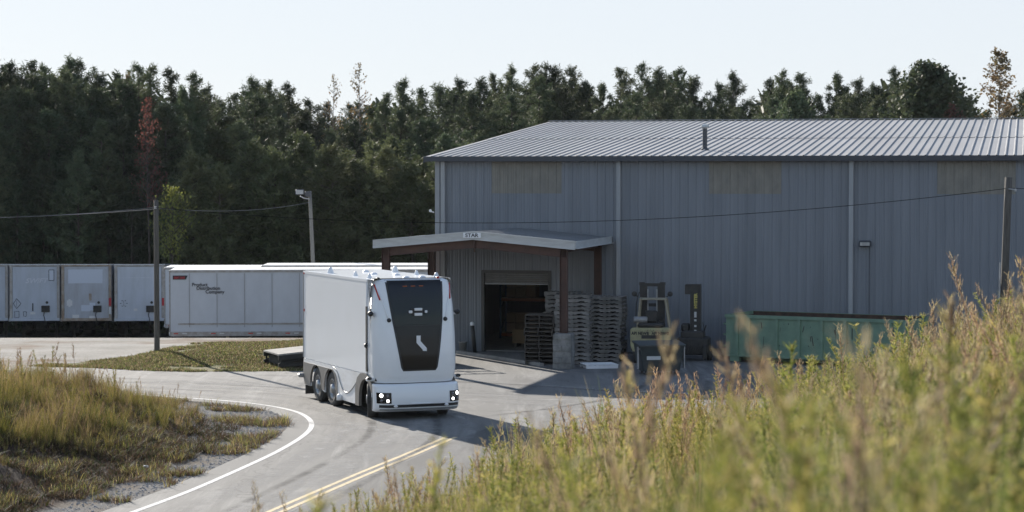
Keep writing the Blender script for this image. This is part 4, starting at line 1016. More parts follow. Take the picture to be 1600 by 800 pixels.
# bucket, bollard ------------------------------------------------------------
t = empty('bucket', place(1.12, -.42, .008), 0); tag(t, 'pale plastic bucket against the wall left of the door', 'bucket')
mb = MB(); mb.smooth = True; mb.lathe([(0, .01), (.12, .0), (.15, .34), (.165, .34), (.165, .37), (.14, .37), (.11, .03), (0, .03)], (0, 0, 0), 18); mb.build('body', mat('bucket_grey', (.36, .35, .33), .6), t)
mb = MB(); mb.tube([(-.16, 0, .34), (-.13, .1, .26), (0, .17, .22), (.13, .1, .26), (.16, 0, .34)], .006, 5); mb.build('handle', M['galv'], t)
t = empty('bollard', place(1.62, -.75, .006), 0); tag(t, 'leaning dark pipe bollard with a white cap at the door jamb', 'bollard')
mb = MB(); mb.smooth = True; mb.tube([(0.04, 0, 0), (-.06, 0, 1.06)], .07, 14); mb.build('pipe', M['lift_black'], t)
mb = MB(); mb.smooth = True; mb.lathe([(.078, -.06), (.078, .03), (.05, .07), (0, .08)], (-.06, 0, 1.06), 14); mb.build('cap', M['white_plastic'], t)

# ------------------------------------------------------------------ forklift
def forklift():
    t = empty('forklift', (4.85, 75.7, .006), R(-6)); tag(t, 'worn yellow forklift seen from behind, mast raised black above its counterweight', 'forklift')
    # +Y is forward (away from camera)
    mb = MB()
    mb.poly([(-.62, .42), (.62, .42), (.70, .62), (.70, 1.18), (.62, 1.24), (-.62, 1.24), (-.70, 1.18), (-.70, .62)], .55, (0, -.55, 0), ((1, 0, 0), (0, 0, 1), (0, 1, 0)))
    cw = bevel(mb.build('counterweight', M['truck_yellow'], t), .02)
    mb = MB(); mb.box((0, -.56, .93), (.62, .03, .12)); mb.box((0, -.56, .60), (.5, .03, .10)); mb.build('grille', M['lift_black'], cw)
    mb = MB()
    for i, (x, z) in enumerate(((-.1, 1.16), (.0, 1.17), (.1, 1.16), (.42, 1.17), (.05, 1.12))): mb.box((x, -.555, z), (.03, .02, .02))
    mb.build('bolts', M['lift_black'], cw)
    for x in (-.66, .04): text('lettering', "API NEWB", .155, M['text_dark'], cw, (x, -.556, 1.0), (R(90), 0, 0), sx=.85, bold=.005)
    mb = MB(); mb.rbox((0, .35, .72), (1.1, 1.3, .65), .05); mb.build('body', M['truck_yellow'], t)
    mb = MB(); mb.rbox((.62, .25, .55), (.14, .9, .3), .03); mb.rbox((-.62, .25, .55), (.14, .9, .3), .03); mb.build('step', M['lift_black'], t)
    mb = MB(); mb.rbox((0, -.2, 1.32), (.9, .6, .14), .04); mb.build('hood', M['lift_black'], t)
    mb = MB(); mb.rbox((0, .1, 1.38), (.5, .5, .12), .04); mb.rbox((0, -.16, 1.62), (.46, .1, .4), .04); mb.build('seat', M['lift_black'], t)
    mb = MB(); mb.tube([(.28, .75, 1.1), (.25, .62, 1.45)], .025, 8)
    mb.tube([(.25 + .17 * math.cos(a), .60 + .14 * math.sin(a), 1.46 + .09 * math.sin(a)) for a in np.linspace(0, 2 * math.pi, 17)], .015, 6); mb.build('steering_wheel', M['lift_black'], t)
    # overhead guard
    mb = MB()
    for x in (.50,): mb.tube([(.66, -.42, 1.22), (.50, -.12, 2.18)], .045, 6); mb.tube([(.66, .95, .9), (.52, .75, 2.18)], .04, 6)
    mb.tube([(-.46, -.42, 1.22), (-.38, -.12, 2.18)], .04, 6); mb.tube([(-.50, .95, .9), (-.38, .75, 2.18)], .04, 6)
    for x in (-.38, .5): mb.tube([(x, -.14, 2.2), (x, .78, 2.2)], .04, 6)
    for i in range(6): mb.tube([(-.38, -.14 + i * .18, 2.2), (.5, -.14 + i * .18, 2.2)], .02, 6)
    mb.build('overhead_guard', M['lift_beige'], t)
    # mast
    mb = MB()
    for x in (-.36, .36): mb.box((x, 1.02, 1.36), (.17, .16, 2.60))
    for x in (-.23, .23): mb.box((x, 1.02, 1.40), (.10, .12, 2.55))
    for z in (.5, 1.15, 1.95, 2.66): mb.box((0, 1.02, z), (.86, .10, .11))
    mb.box((-.36, 1.02, 2.70), (.2, .2, .10)); mb.box((.36, 1.02, 2.70), (.2, .2, .10))
    mast = mb.build('mast', M['lift_black'], t)
    mb = MB(); mb.tube([(-.16, .98, .4), (-.16, .98, 2.5)], .03, 8); mb.tube([(.16, .98, .4), (.16, .98, 2.5)], .03, 8); mb.build('lift_cylinder', M['galv'], mast)
    mb = MB(); mb.box((0, 1.14, .55), (.95, .05, .10)); mb.box((0, 1.14, .9), (.95, .05, .10)); mb.box((0, 1.16, .72), (.06, .05, .5)); mb.build('carriage', M['lift_black'], t)
    for x in (-.28, .28): mb = MB(); mb.box((x, 1.2, .4), (.11, .04, .75)); mb.box((x, 1.75, .05), (.11, 1.1, .04)); mb.build('fork', M['lift_black'], t)
    for x in (-.56, .56):
        mb = MB(); mb.tube([(x * .9, 1.0, 2.24), (x * 1.08, .92, 2.30)], .018, 6); mb.lathe([(0, -.07), (.09, -.05), (.095, .02), (.05, .05)], (x * 1.12, .88, 2.34), 12, 'Y'); mb.build('work_light', M['lift_black'], t)
    mb = MB(); mb.tube([(-.46, 1.0, 2.4), (-.56, .9, 2.0), (-.58, .85, 1.5), (-.5, .8, 1.2)], .015, 6); mb.tube([(-.2, -.2, 1.4), (-.15, -.2, 1.72), (.0, -.2, 1.78), (.2, -.2, 1.6)], .015, 6); mb.build('hose', M['lift_black'], t)
    mb = MB(); mb.smooth = True; mb.lathe([(.10, .0), (.10, .62), (.06, .68), (0, .68)], (-.42, -.30, 1.42), 14, 'Z'); mb = MB(); mb.smooth = True
    mb.lathe([(0, -.24), (.10, -.24), (.12, -.2), (.12, .2), (.10, .24), (0, .24)], (-.36, -.30, 1.50), 16, 'X'); mb.build('gas_bottle', M['trailer_alu'], t)
    for x, yy, r in ((-.52, .72, .33), (.52, .72, .33), (-.5, -.22, .26), (.5, -.22, .26)):
        q = MB(); q.smooth = True; q.lathe([(0, -.10), (r * .5, -.11), (r * .9, -.11), (r, -.07), (r, .07), (r * .9, .11), (r * .5, .11), (0, .10)], (0, 0, 0), 22, 'X'); q.build('wheel', M['rubber'], t, (x, yy, r))
forklift()
def stacker():
    t = empty('mast_truck', (6.42, 76.6, .006), R(-10)); tag(t, 'black lift truck with an upright lettered mast beside the yellow forklift', 'forklift')
    mb = MB(); mb.box((-.08, 0, 1.7), (.09, .32, 1.95)); mb.box((.20, 0, 1.7), (.09, .32, 1.95)); mb.box((.06, .1, 1.7), (.30, .06, 1.9)); mb.box((.06, -.145, 1.72), (.24, .03, 1.85))
    mb.box((-.02, 0, 2.66), (.52, .36, .05)); mb.box((-.20, -.02, 2.50), (.22, .30, .33))
    mast = mb.build('mast', M['lift_black'], t)
    text('lettering', 'HYSTER', .15, M['text_yellow'], mast, (.12, -.165, 1.84), (R(90), R(-90), 0), bold=.006)
    for z, w_ in ((1.62, .2), (1.42, .07), (1.22, .07), (1.05, .07)): q = MB(); q.box((.06, -.165, z), (.08, .006, w_)); q.build('decal', M['sticker'], mast)
    mb = MB()
    for x in (-.3, .35): mb.box((x, .05, .6), (.12, .5, .5))
    mb.rbox((0.0, 0, .52), (1.12, .8, .62), .06); mb.rbox((-.02, -.1, .92), (.82, .5, .26), .05); mb.rbox((-.30, .1, 1.15), (.3, .4, .3), .05); body = mb.build('body', M['lift_black'], t)
    mb = MB()
    for k in range(9): x = -.35 + k * .085; mb.tube([(x, -.36, .75 + .1 * math.sin(k)), (x + .04, -.44, .5), (x - .03, -.42, .3)], .018, 5)
    mb.build('hoses', M['lift_black'], t)
    mb = MB(); mb.tube([(.34, -.1, .95), (.44, -.2, 1.25)], .02, 6); mb.tube([(.40, -.1, .9), (.32, -.1, 1.35)], .012, 6); mb.tube([(-.3, -.1, .95), (-.42, -.2, 1.2), (-.36, -.22, 1.22)], .02, 6); mb.build('levers', M['lift_black'], t)
    for x in (-.42, .42):
        mb = MB(); mb.rbox((x * 1.0, -.35, .32), (.16, .3, .5), .03); mb.build('outrigger', M['lift_black'], t)
        q = MB(); q.smooth = True; q.lathe([(0, -.09), (.17, -.09), (.2, -.05), (.2, .05), (.17, .09), (0, .09)], (0, 0, 0), 18, 'X'); q.build('wheel', M['rubber'], t, (x * 1.28, .1, .2))
stacker()
# dark lidded bin
t = empty('waste_bin', (4.82, 71.3, .006), R(10)); tag(t, 'dark lidded waste bin with a pale sticker in front of the forklift', 'bin')
mb = MB(); mb.grid([[(-.62, -.38, .12), (.62, -.38, .12), (.62, .38, .12), (-.62, .38, .12)], [(-.74, -.50, .95), (.74, -.50, .95), (.74, .5, 1.0), (-.74, .5, 1.0)]], closed=True)
mb._add([(-.62, -.38, .12), (.62, -.38, .12), (.62, .38, .12), (-.62, .38, .12)], [(0, 1, 2, 3)])
bb = bevel(mb.build('body', M['bin_dark'], t), .02)
mb = MB(); mb.poly([(-.56, .93), (.56, 1.02), (.50, 1.07), (-.56, .985)], 1.56, (-.78, 0, 0), ((0, 1, 0), (0, 0, 1), (1, 0, 0))); mb.build('lid', M['bin_dark'], t)
mb = MB(); mb.box((-.28, -.455, .56), (.46, .012, .12)); st_ = mb.build('sticker', M['sticker'], t)
for s in (-1, 1):
    mb = MB(); mb.box((s * .775, -.30, .56), (.04, .13, .72)); mb.box((s * .75, -.30, .86), (.08, .2, .05)); mb.build('lift_pocket', M['galv'], t)
    for yy in (-.3, .3):
        q = MB(); q.smooth = True; q.lathe([(0, -.03), (.06, -.03), (.07, 0), (.06, .03), (0, .03)], (0, 0, 0), 14, 'X'); q.build('castor', M['rubber'], t, (s * .5, yy, .07))
mb = MB(); mb.box((.05, -.49, .9), (.06, .03, .03)); mb.build('latch', M['galv'], t)

# ------------------------------------------------------------------ green roll-off container
t = empty('rolloff_container', (7.5, 76.05, .006), R(-29)); tag(t, 'faded green open top roll-off container against the warehouse wall', 'container')
L, Wd, z0, z1 = 6.7, 2.35, .22, 1.66
mb = MB()
mb.box2((0, 0, z0), (L, .05, z1 - .1)); mb.box2((0, Wd - .05, z0), (L, Wd, z1 - .1)); mb.box2((0, .05, z0), (.05, Wd - .05, z1 - .1)); mb.box2((L - .05, .05, z0), (L, Wd - .05, z1 - .1)); mb.box2((.05, .05, z0), (L - .05, Wd - .05, z0 + .05))
mb.build('hull', M['tank_green'], t)
for i in range(9):
    mb = MB(); x = [.42, .86, 1.90, 2.72, 3.55, 4.4, 5.2, 6.0, 6.5][i]
    mb.poly([(x - .07, 0), (x - .05, -.075), (x + .05, -.075), (x + .07, 0)], z1 - z0 - .14, (0, 0, z0 + .03)); mb.poly([(x - .07, 0), (x - .05, .075), (x + .05, .075), (x + .07, 0)], z1 - z0 - .14, (0, Wd, z0 + .03)) if False else None
    mb.build('side_rib', M['tank_green'], t)
mb = MB(); mb.box2((-.03, -.06, z1 - .11), (L + .03, .06, z1)); mb.box2((-.03, Wd - .06, z1 - .11), (L + .03, Wd + .06, z1)); mb.box2((-.03, .06, z1 - .11), (.07, Wd - .06, z1)); mb.box2((L - .07, .06, z1 - .11), (L + .03, Wd - .06, z1))
mb.box2((-.02, -.07, z0 - .02), (L + .02, .0, z0 + .03)); mb.build('top_rail', M['tank_green'], t)
mb = MB(); mb.box2((.06, Wd - .065, z0 + .1), (L - .06, Wd - .055, z1 - .01)); mb.box2((.08, .07, z1 - .02), (L - .08, .085, z1 + .006)); mb.box2((.052, .06, z0 + .1), (.062, Wd - .07, z1 - .12)); mb.box2((.06, .06, z0 + .055), (L - .06, Wd - .07, z0 + .5)); mb.build('rusty_lining', M['rust'], t)
for z in (.55, .95, 1.32): mb = MB(); mb.rbox((-.06, .12, z), (.14, .14, .07), .015); mb.build('hinge', M['tank_green'], t)
mb = MB(); mb.box2((.2, .35, .06), (L - .2, .47, .2)); mb.box2((.2, Wd - .47, .06), (L - .2, Wd - .35, .2)); mb.box2((.15, -.03, .02), (.5, .2, .2)); mb.build('skid_rail', M['tank_green'], t)
random.seed(8); mb = MB()
for i in range(26):
    x = random.uniform(.95, 6.3); z = random.uniform(.5, 1.4); h = random.uniform(.03, .4) if i % 2 else .04; mb.box((x, -.004, z), (random.uniform(.01, .035), .006, h), M4=Matrix.Rotation(random.uniform(-.25, .25), 4, 'Y'))
mb.build('scratches', M['scratch'], t)

# ------------------------------------------------------------------ poles and wires
def pole(name, loc, h, r0, r1, m, label, lean=(0, 0), cat='pole'):
    t = empty(name, loc); tag(t, label, cat)
    mb = MB(); mb.smooth = True; n = 8; mb.tube([(lean[0] * (i / n) ** 1.4, lean[1] * i / n, -.3 + (h + .3) * i / n) for i in range(n + 1)], r0, 12, r2=r1); mb.build('shaft', m, t); return t
pl_ = pole('utility_pole', (-12.9, 78.9, 0), 5.62, .105, .085, M['pole_wood'], 'bare wooden utility pole on the grass in front of the trailers')
mb = MB(); mb.tube([(0, -.1, 5.35), (0, -.17, 5.35)], .02, 6); mb.lathe([(0, -.05), (.04, -.04), (.04, .04), (0, .05)], (0, -.18, 5.36), 10); mb.build('insulator', M['galv'], pl_)
pr_ = pole('utility_pole', (15.35, 68, 0), 6.46, .135, .115, M['pole_wood'], 'dark wooden utility pole rising from the weeds at the right', lean=(.16, 0))
mb = MB(); mb.tube([(-.17, -.08, -.1), (-.10, -.08, 3.8)], .028, 8); mb.build('conduit', M['galv'], pr_)
mb = MB(); mb.tube([(.13, -.12, 6.1), (.30, -.16, 6.08), (.34, -.16, 6.02)], .02, 6); mb.lathe([(0, -.05), (.045, -.04), (.045, .04), (0, .05)], (.34, -.16, 6.06), 10); mb.build('insulator', M['galv'], pr_)
lp = pole('floodlight_pole', (-9.85, 109, -2.0), 7.75, .115, .085, M['pole_pale'], 'slim leaning pole with a floodlight rising behind the trailers', lean=(-.28, 0), cat='light pole')
mb = MB(); mb.tube([(-.28, -.1, 7.35), (-.55, -.3, 7.4), (-.72, -.4, 7.5)], .03, 6); mb.build('arm', M['galv'], lp)
mb = MB(); mb.rbox((-.74, -.42, 7.70), (.44, .2, .28), .04); fl = mb.build('floodlight', M['gutter_dark'], lp)
mb = MB(); mb.box((-.74, -.53, 7.70), (.36, .012, .2)); mb.build('lens', M['galv'], fl)
mb = MB(); mb.rbox((-.36, -.15, 7.60), (.3, .18, .26), .03); mb.build('ballast_box', M['gutter_dark'], lp)
M['wire_grey'] = mat('wire_grey', (.16, .16, .165), .9, spec=.1)
def wire(a, b, sag, label, r=.010):
    a = Vector(a); b = Vector(b); mb = MB(); mb.tube([tuple(a.lerp(b, i / 40) - Vector((0, 0, 4 * sag * (i / 40) * (1 - i / 40)))) for i in range(41)], r, 5)
    o = mb.build('overhead_wire', M['wire_grey'] if r > .0105 else M['wire']); tag(o, label, 'wire')
wire((15.5, 67.9, 6.12), (-12.9, 78.7, 5.36), .80, 'long sagging black wire crossing in front of the warehouse wall')
wire((-12.95, 78.7, 5.36), (-34, 88, 5.5), .55, 'upper grey wire running left from the bare wooden pole', .011)
wire((-12.95, 78.75, 5.30), (-46, 112, 5.8), .8, 'thin lower grey wire running left from the bare wooden pole', .011)
wire((-12.9, 78.85, 5.34), (-10.1, 108.9, 5.2), .25, 'thin wire between the bare pole and the floodlight pole', .011)
wire((15.6, 67.9, 6.12), (40, 60, 6.4), .4, 'short wire leaving the right pole towards the picture edge')
mb = MB(); mb.smooth = True; mb.lathe([(.0, -.05), (.035, -.05), (.045, .05), (0, .05)], (0, 0, 0), 12, 'X'); o = mb.build('litter_cup', M['white_plastic'], None, (-8.05, 47.6, tz(-8.05, 47.6) + .07), (0, .2, .5)); tag(o, 'small crumpled white cup on the gravel below the weeds', 'cup')

# ------------------------------------------------------------------ trees
def quads_mesh(name, V, m, col=None):
    """V: (n,4,3)"""
    n = len(V); me = bpy.data.meshes.new(name); me.vertices.add(n * 4); me.vertices.foreach_set('co', V.reshape(-1))
    me.loops.add(n * 4); me.loops.foreach_set('vertex_index', np.arange(n * 4)); me.polygons.add(n); me.polygons.foreach_set('loop_start', np.arange(n) * 4)
    me.update(calc_edges=True); me.materials.append(m)
    if col is not None:
        a = me.attributes.new('Col', 'FLOAT_COLOR', 'POINT'); c = np.ones((n * 4, 4)); c[:, :3] = np.repeat(col, 4, axis=0); a.data.foreach_set('color', c.ravel())
    return me
def blades(centers, dirs, length, width, rs):
    n = len(centers); d = dirs / np.linalg.norm(dirs, axis=1, keepdims=True)
    r = rs.normal(size=(n, 3)); s = np.cross(d, r); s /= np.linalg.norm(s, axis=1, keepdims=True) + 1e-9
    L = (length * rs.uniform(.6, 1.2, n))[:, None]; W = (width * rs.uniform(.7, 1.3, n))[:, None]
    a = centers - s * W * .5; b = centers + s * W * .5
    return np.stack([a, b, b + d * L - s * W * .2, a + d * L + s * W * .2], 1)
def pine_mesh(seed, H=17., base=.3, spread=2.6, nb=85, tufts=6, bl=16, top_open=.0, blen=.36, bw=.055):
    rs = np.random.RandomState(seed); V = []; lim = MB()
    for i in range(nb):
        f = (i + rs.rand()) / nb; z = H * (base + (1 - base) * f ** .9)
        taper = (1 - f ** 1.5) ** .8 * .95 + .10
        shape = min(1, .6 + f * 2.0)
        L = spread * taper * shape * rs.uniform(.4, 1.25)
        a = rs.rand() * 6.283 + i * 2.4; up = rs.uniform(.15, .55) + f * .5
        p0 = np.array([0, 0, z]); d0 = np.array([math.cos(a), math.sin(a), up * .5])
        pts = [p0 + d0 * L * t + np.array([0, 0, up * L * .35 * t * t]) for t in (0, .35, .7, 1)]
        if L > .8: lim.tube([tuple(q) for q in pts], .035, 4, r2=.012)
        nt_ = max(2, int(tufts * (L / spread) * 1.3 + 1))
        for k in range(nt_):
            t = .3 + .7 * (k + rs.rand() * .8) / nt_; t = min(t, 1.0)
            c = p0 + d0 * L * t + np.array([0, 0, up * L * .35 * t * t]) + rs.normal(size=3) * .16 * L * .6
            n = bl; dirs = rs.normal(size=(n, 3)) * np.array([1, 1, .8]) + np.array([math.cos(a) * .3, math.sin(a) * .3, .45])
            cen = c + rs.normal(size=(n, 3)) * np.array([.10, .10, .13]) ; V.append(blades(cen, dirs, blen, bw, rs))
    # leader
    for k in range(4):
        n = bl; V.append(blades(np.array([0, 0, H - .2 - k * .35]) + rs.normal(size=(n, 3)) * .08, rs.normal(size=(n, 3)) * .6 + np.array([0, 0, 1.1]), blen, bw, rs))
    return np.concatenate(V), lim
def trunk_mesh(H, r, lim, top=.97, m=None):
    lim.smooth = True; lim.tube([(0, 0, -.6), (.05, .03, H * .3), (-.04, .05, H * .6), (0, 0, H * top)], [r, r * .85, r * .55, r * .12], 8)
    return lim
protos = {}
def make_proto(key, name, label, V, lim, leafm, barkm):
    t = empty(name, (0, 0, -50))
    c = bpy.data.objects.new('crown', quads_mesh('crown', V, leafm)); COL.objects.link(c); c.parent = t
    tr_ = lim.build('trunk', barkm, t); protos[key] = [t, False]; t['category'] = 'tree'
    return t
for i in range(5):
    V, lim = pine_mesh(20 + i, 17, .28, 2.7 + .4 * (i % 3), 84, 7, 36, blen=.25, bw=.05); make_proto('tall%d' % i, 'pine_tree', '', V, trunk_mesh(17, .17, lim), M['pine'], M['bark'])
for i in range(2):
    V, lim = pine_mesh(40 + i, 17, .45, 2.3, 46, 5, 34, blen=.25, bw=.05); make_proto('sparse%d' % i, 'pine_tree', '', V, trunk_mesh(17, .14, lim), M['pine'], M['bark'])
for i in range(3):
    V, lim = pine_mesh(60 + i, 11, .07, 2.5, 110, 7, 26, blen=.25, bw=.05); make_proto('young%d' % i, 'pine_tree', '', V, trunk_mesh(11, .13, lim), M['pine_light'], M['bark'])
def leafy_mesh(seed, H, base, rx, n_br, per, size, conical=True, dens=1.0):
    rs = np.random.RandomState(seed); V = []; lim = MB()
    for i in range(n_br):
        f = (i + rs.rand()) / n_br; z = H * (base + (1 - base) * f)
        L = rx * ((1 - f) ** .6 if conical else math.sqrt(max(.05, 1 - (2 * f - .9) ** 2))) * rs.uniform(.6, 1.1) + .15
        a = rs.rand() * 6.283; d0 = np.array([math.cos(a), math.sin(a), .6])
        p0 = np.array([0, 0, z - L * .3]); lim.tube([tuple(p0), tuple(p0 + d0 * L * .6), tuple(p0 + d0 * L)], .03, 4, r2=.008)
        m = int(per * dens); t = rs.uniform(.25, 1.05, m)[:, None]
        c = p0 + d0 * L * t + rs.normal(size=(m, 3)) * .22 * (.4 + L * .35)
        V.append(blades(c, rs.normal(size=(m, 3)), size, size * .75, rs))
    return np.concatenate(V), lim
V, lim = leafy_mesh(80, 13.5, .55, 1.6, 60, 15, .13); make_proto('red', 'red_tree', '', V, trunk_mesh(13.5, .1, lim), M['leaf_red'], M['bark'])
V, lim = leafy_mesh(81, 8.2, .55, 1.7, 60, 22, .15, False); make_proto('yellow', 'yellow_tree', '', V, trunk_mesh(8.2, .1, lim), M['leaf_yellow'], M['bark'])
V, lim = leafy_mesh(82, 17.5, .5, 2.0, 70, 7, .15); make_proto('bare', 'bare_tree', '', V, trunk_mesh(17.5, .1, lim), M['leaf_orange'], M['bark_pale'])
V, lim = leafy_mesh(83, 17.5, .4, 2.3, 110, 20, .20); make_proto('autumn', 'autumn_tree', '', V, trunk_mesh(17.5, .15, lim), M['leaf_orange'], M['bark_pale'])
V, lim = leafy_mesh(84, 15, .3, 3.1, 200, 70, .26, False); make_proto('round', 'evergreen_oak', '', V, trunk_mesh(15, .2, lim), M['pine'], M['bark'])
index_kids()
TL = {}
def tree(key, px, D, ytop, label, group, z=None, wide=1.0, cat='tree'):
    Hs = {'tall': 17, 'spar': 17, 'youn': 11, 'red': 13.5, 'yell': 8.2, 'bare': 17.5, 'autu': 17.5, 'roun': 15}[key[:4] if key[:4] in ('tall', 'spar', 'youn', 'yell', 'bare', 'autu', 'roun') else 'red']
    x = (px - 800) / 3400 * D; zb = tz(x, D) if z is None else z
    topz = 6.5 + (275 - ytop) / 3400 * D; s = (topz - zb) / Hs
    pr = protos[key]
    if not pr[1]: o = pr[0]; pr[1] = True
    else: o = copy_tree(pr[0])
    if group: TL.setdefault((label, zone(px)), []).append((px, o))
    o.location = (x, D, zb); o.rotation_euler = (random.uniform(-.02, .02), random.uniform(-.02, .02), random.uniform(0, 6.28)); k = s * wide * random.uniform(.9, 1.12); o.scale = (k, k, s)
    o['label'] = label; o['category'] = cat
    if group: o['group'] = group
    elif 'group' in o: del o['group']
    return o
sky_x = [0, 30, 60, 105, 160, 200, 250, 290, 320, 345, 370, 400, 430, 460, 500, 530, 570, 625, 660, 700, 760, 800, 850, 900, 930, 960, 1010, 1050, 1090, 1110, 1145, 1165, 1215, 1260, 1280, 1320, 1350, 1400, 1450, 1500, 1520, 1560, 1600, 1700]
sky_y = [92, 100, 105, 90, 118, 112, 106, 120, 118, 160, 150, 118, 130, 142, 160, 168, 165, 122, 145, 130, 125, 110, 96, 112, 140, 118, 104, 112, 125, 145, 112, 170, 100, 132, 150, 112, 145, 108, 102, 128, 168, 172, 135, 120]
random.seed(21)
def zone(px):
    if px < 250: return 'left of the bare pole'
    if px < 480: return 'between bare pole and floodlight'
    if px < 690: return 'between floodlight and warehouse corner'
    if px < 1100: return 'behind the left roof half'
    return 'behind the right roof half'
# skyline row: follow the photographed skyline heights
px = -420
while px < 1680:
    y = float(np.interp(px, sky_x, sky_y)); dip = y > 140
    key = random.choice(['sparse0', 'sparse1']) if (random.random() < .42 or dip) else 'tall%d' % random.randrange(5)
    dd = random.uniform(138, 143) if px < 330 else random.uniform(150, 160)
    if px < -60: y -= 45
    tree(key, px, dd, y + random.uniform(-6, 8), 'tall skyline pine', 'skyline pines ' + zone(px)); px += random.uniform(24, 34)
px = -50
while px < 1690:
    y = float(np.interp(px, sky_x, sky_y)) + random.uniform(18, 60)
    tree('tall%d' % random.randrange(5), px, (random.uniform(135, 138) if px < 330 else random.uniform(141, 149)), y, 'dark second row pine', 'second row pines ' + zone(px), wide=1.08); px += random.uniform(30, 42)
px = -50
while px < 900:
    y = random.uniform(165, 235) if px < 330 else random.uniform(185, 260)
    tree('tall%d' % random.randrange(5) if px < 330 else random.choice(['tall1', 'tall3', 'young0', 'young1', 'young2']), px, (random.uniform(131, 135) if px < 330 else random.uniform(131, 139)), y, 'mid height forest edge pine', 'forest edge pines ' + zone(px), wide=1.15); px += random.uniform(32, 46)
for px, y in ((300, 245), (345, 262), (395, 225), (425, 240), (455, 330), (470, 215), (520, 232), (560, 255), (600, 235), (645, 260), (690, 250), (735, 230), (372, 330), (535, 325), (615, 330), (435, 350)):
    tree('young%d' % random.randrange(3), px, random.uniform(128, 131), y, 'light green young pine', 'young pines ' + zone(px), wide=1.1)
for px in range(-40, 330, 34):
    tree('tall%d' % random.randrange(5), px + random.uniform(-8, 8), random.uniform(128.5, 131), random.uniform(225, 300), 'shaded forest foot pine', 'foot pines ' + zone(px), wide=1.0)
tree('red', 233, 127.8, 158, 'slender tree with red leaves in front of the dark pines', None, wide=.68, cat='red tree')
tree('yellow', 268, 120, 297, 'small tree with bright yellow leaves right of the bare wooden pole', None, wide=.68, cat='yellow tree')
tree('bare', 565, 149, 100, 'nearly leafless tree standing above the skyline, right of its sparser neighbour', None, wide=.75, cat='bare tree')
tree('bare', 517, 149, 118, 'thin half bare tree on the skyline above the floodlight', None, wide=.75, cat='bare tree')
tree('autumn', 1560, 140, 80, 'tall autumn tree with thinning tan leaves at the right edge', None, wide=1.0, cat='autumn tree')
tree('round', 1445, 141, 106, 'broad round dark evergreen crown behind the warehouse roof', None, wide=1.05, cat='evergreen tree')
tree('round', 1240, 143, 150, 'low rounded evergreen behind the roof, left of the broad round one', None, wide=.7, cat='evergreen tree')
tree('autumn', 205, 148, 118, 'orange tinged tree top among the pines above the red tree', None, wide=.6, cat='autumn tree')
tree('red', 1496, 138, 165, 'rust coloured small tree between the round evergreen and the autumn tree', None, wide=1.2, cat='rust tree')
FIRST = ['leftmost'] + ORD[1:]
for (lab, zn), L_ in TL.items():
    L_.sort(key=lambda q: q[0])
    for i, (_, o_) in enumerate(L_): o_['label'] = '%s %s%s, %s' % (FIRST[i], lab, ' from the left' if i else '', zn)
# far wood closing the gaps, one mass
rs = np.random.RandomState(9); cen = []; N = 130000
xx = rs.uniform(-66, 66, N); yy = rs.uniform(163, 176, N); yy = np.where(xx < -25, yy - 16, yy); top = np.interp(800 + xx / yy * 3400, sky_x, sky_y)
ht = 6.5 + (275 - (top + 38 + 14 * np.sin(xx * 1.9) + 12 * np.sin(xx * .8 + 1))) / 3400 * yy
z = -3.0 + (ht + 3) * rs.uniform(0, 1, N) ** .8
me = quads_mesh('far_wood', blades(np.stack([xx, yy, z], 1), rs.normal(size=(N, 3)), .9, .3, rs), M['pine'])
o = bpy.data.objects.new('far_wood', me); COL.objects.link(o); tag(o, 'dense dark wood filling the gaps behind the pines', 'wood', kind='stuff')
# undergrowth at the forest foot
rs = np.random.RandomState(10); N = 26000; xx = rs.uniform(-42, -1, N); yy = rs.uniform(128, 133, N); zz = -3.0 + rs.rand(N) ** 1.8 * (2.2 + 1.2 * np.sin(xx * 1.3))
me = quads_mesh('undergrowth', blades(np.stack([xx, yy, zz], 1), rs.normal(size=(N, 3)), .35, .16, rs), M['pine'])
o = bpy.data.objects.new('undergrowth', me); COL.objects.link(o); tag(o, 'dark brush along the foot of the forest behind the trailers', 'brush', kind='stuff')
index_kids()
for k, (o, used) in protos.items():
    if not used:
        for c in kids.get(o.name, []): bpy.data.objects.remove(c)
        bpy.data.objects.remove(o)

# ------------------------------------------------------------------ weeds
PAL = {'green': (.125, .155, .045), 'yg': (.26, .27, .062), 'yellow': (.42, .35, .12), 'tan': (.40, .32, .19), 'pink': (.29, .205, .14), 'brown': (.13, .085, .055), 'dark': (.06, .085, .025)}
def pal(rs, names, w, n):
    idx = rs.choice(len(names), n, p=np.array(w) / sum(w)); c = np.array([PAL[q] for q in names])[idx]
    return c * rs.uniform(.75, 1.25, (n, 1))
def grass_tuft(rs, n=26, H=1.0, w=.009, names=('yg', 'green', 'yellow', 'tan'), wt=(4, 3, 2, 1), lean=.35):
    V = []; C = []
    a = rs.uniform(0, 6.283, n); r = rs.uniform(0, .12, n); h = H * rs.uniform(.45, 1.05, n); ln = rs.uniform(.05, lean, n); col = pal(rs, names, wt, n)
    b0 = np.stack([r * np.cos(a), r * np.sin(a), np.zeros(n)], 1); dr = np.stack([np.cos(a), np.sin(a), np.zeros(n)], 1)
    sa = rs.uniform(0, 6.283, n); sd = np.stack([np.cos(sa), np.sin(sa), np.zeros(n)], 1)
    T = [0, .35, .68, 1.0]; Wt = [1, .9, .6, .12]
    P = [b0 + dr * (ln * h)[:, None] * t ** 2 + np.array([0, 0, 1.]) * (h * (t - .12 * ln * t * t))[:, None] for t in T]
    for k in range(3):
        q = np.stack([P[k] - sd * w * Wt[k] / 2, P[k] + sd * w * Wt[k] / 2, P[k + 1] + sd * w * Wt[k + 1] / 2, P[k + 1] - sd * w * Wt[k + 1] / 2], 1); V.append(q); C.append(col)
    return np.concatenate(V), np.concatenate(C)
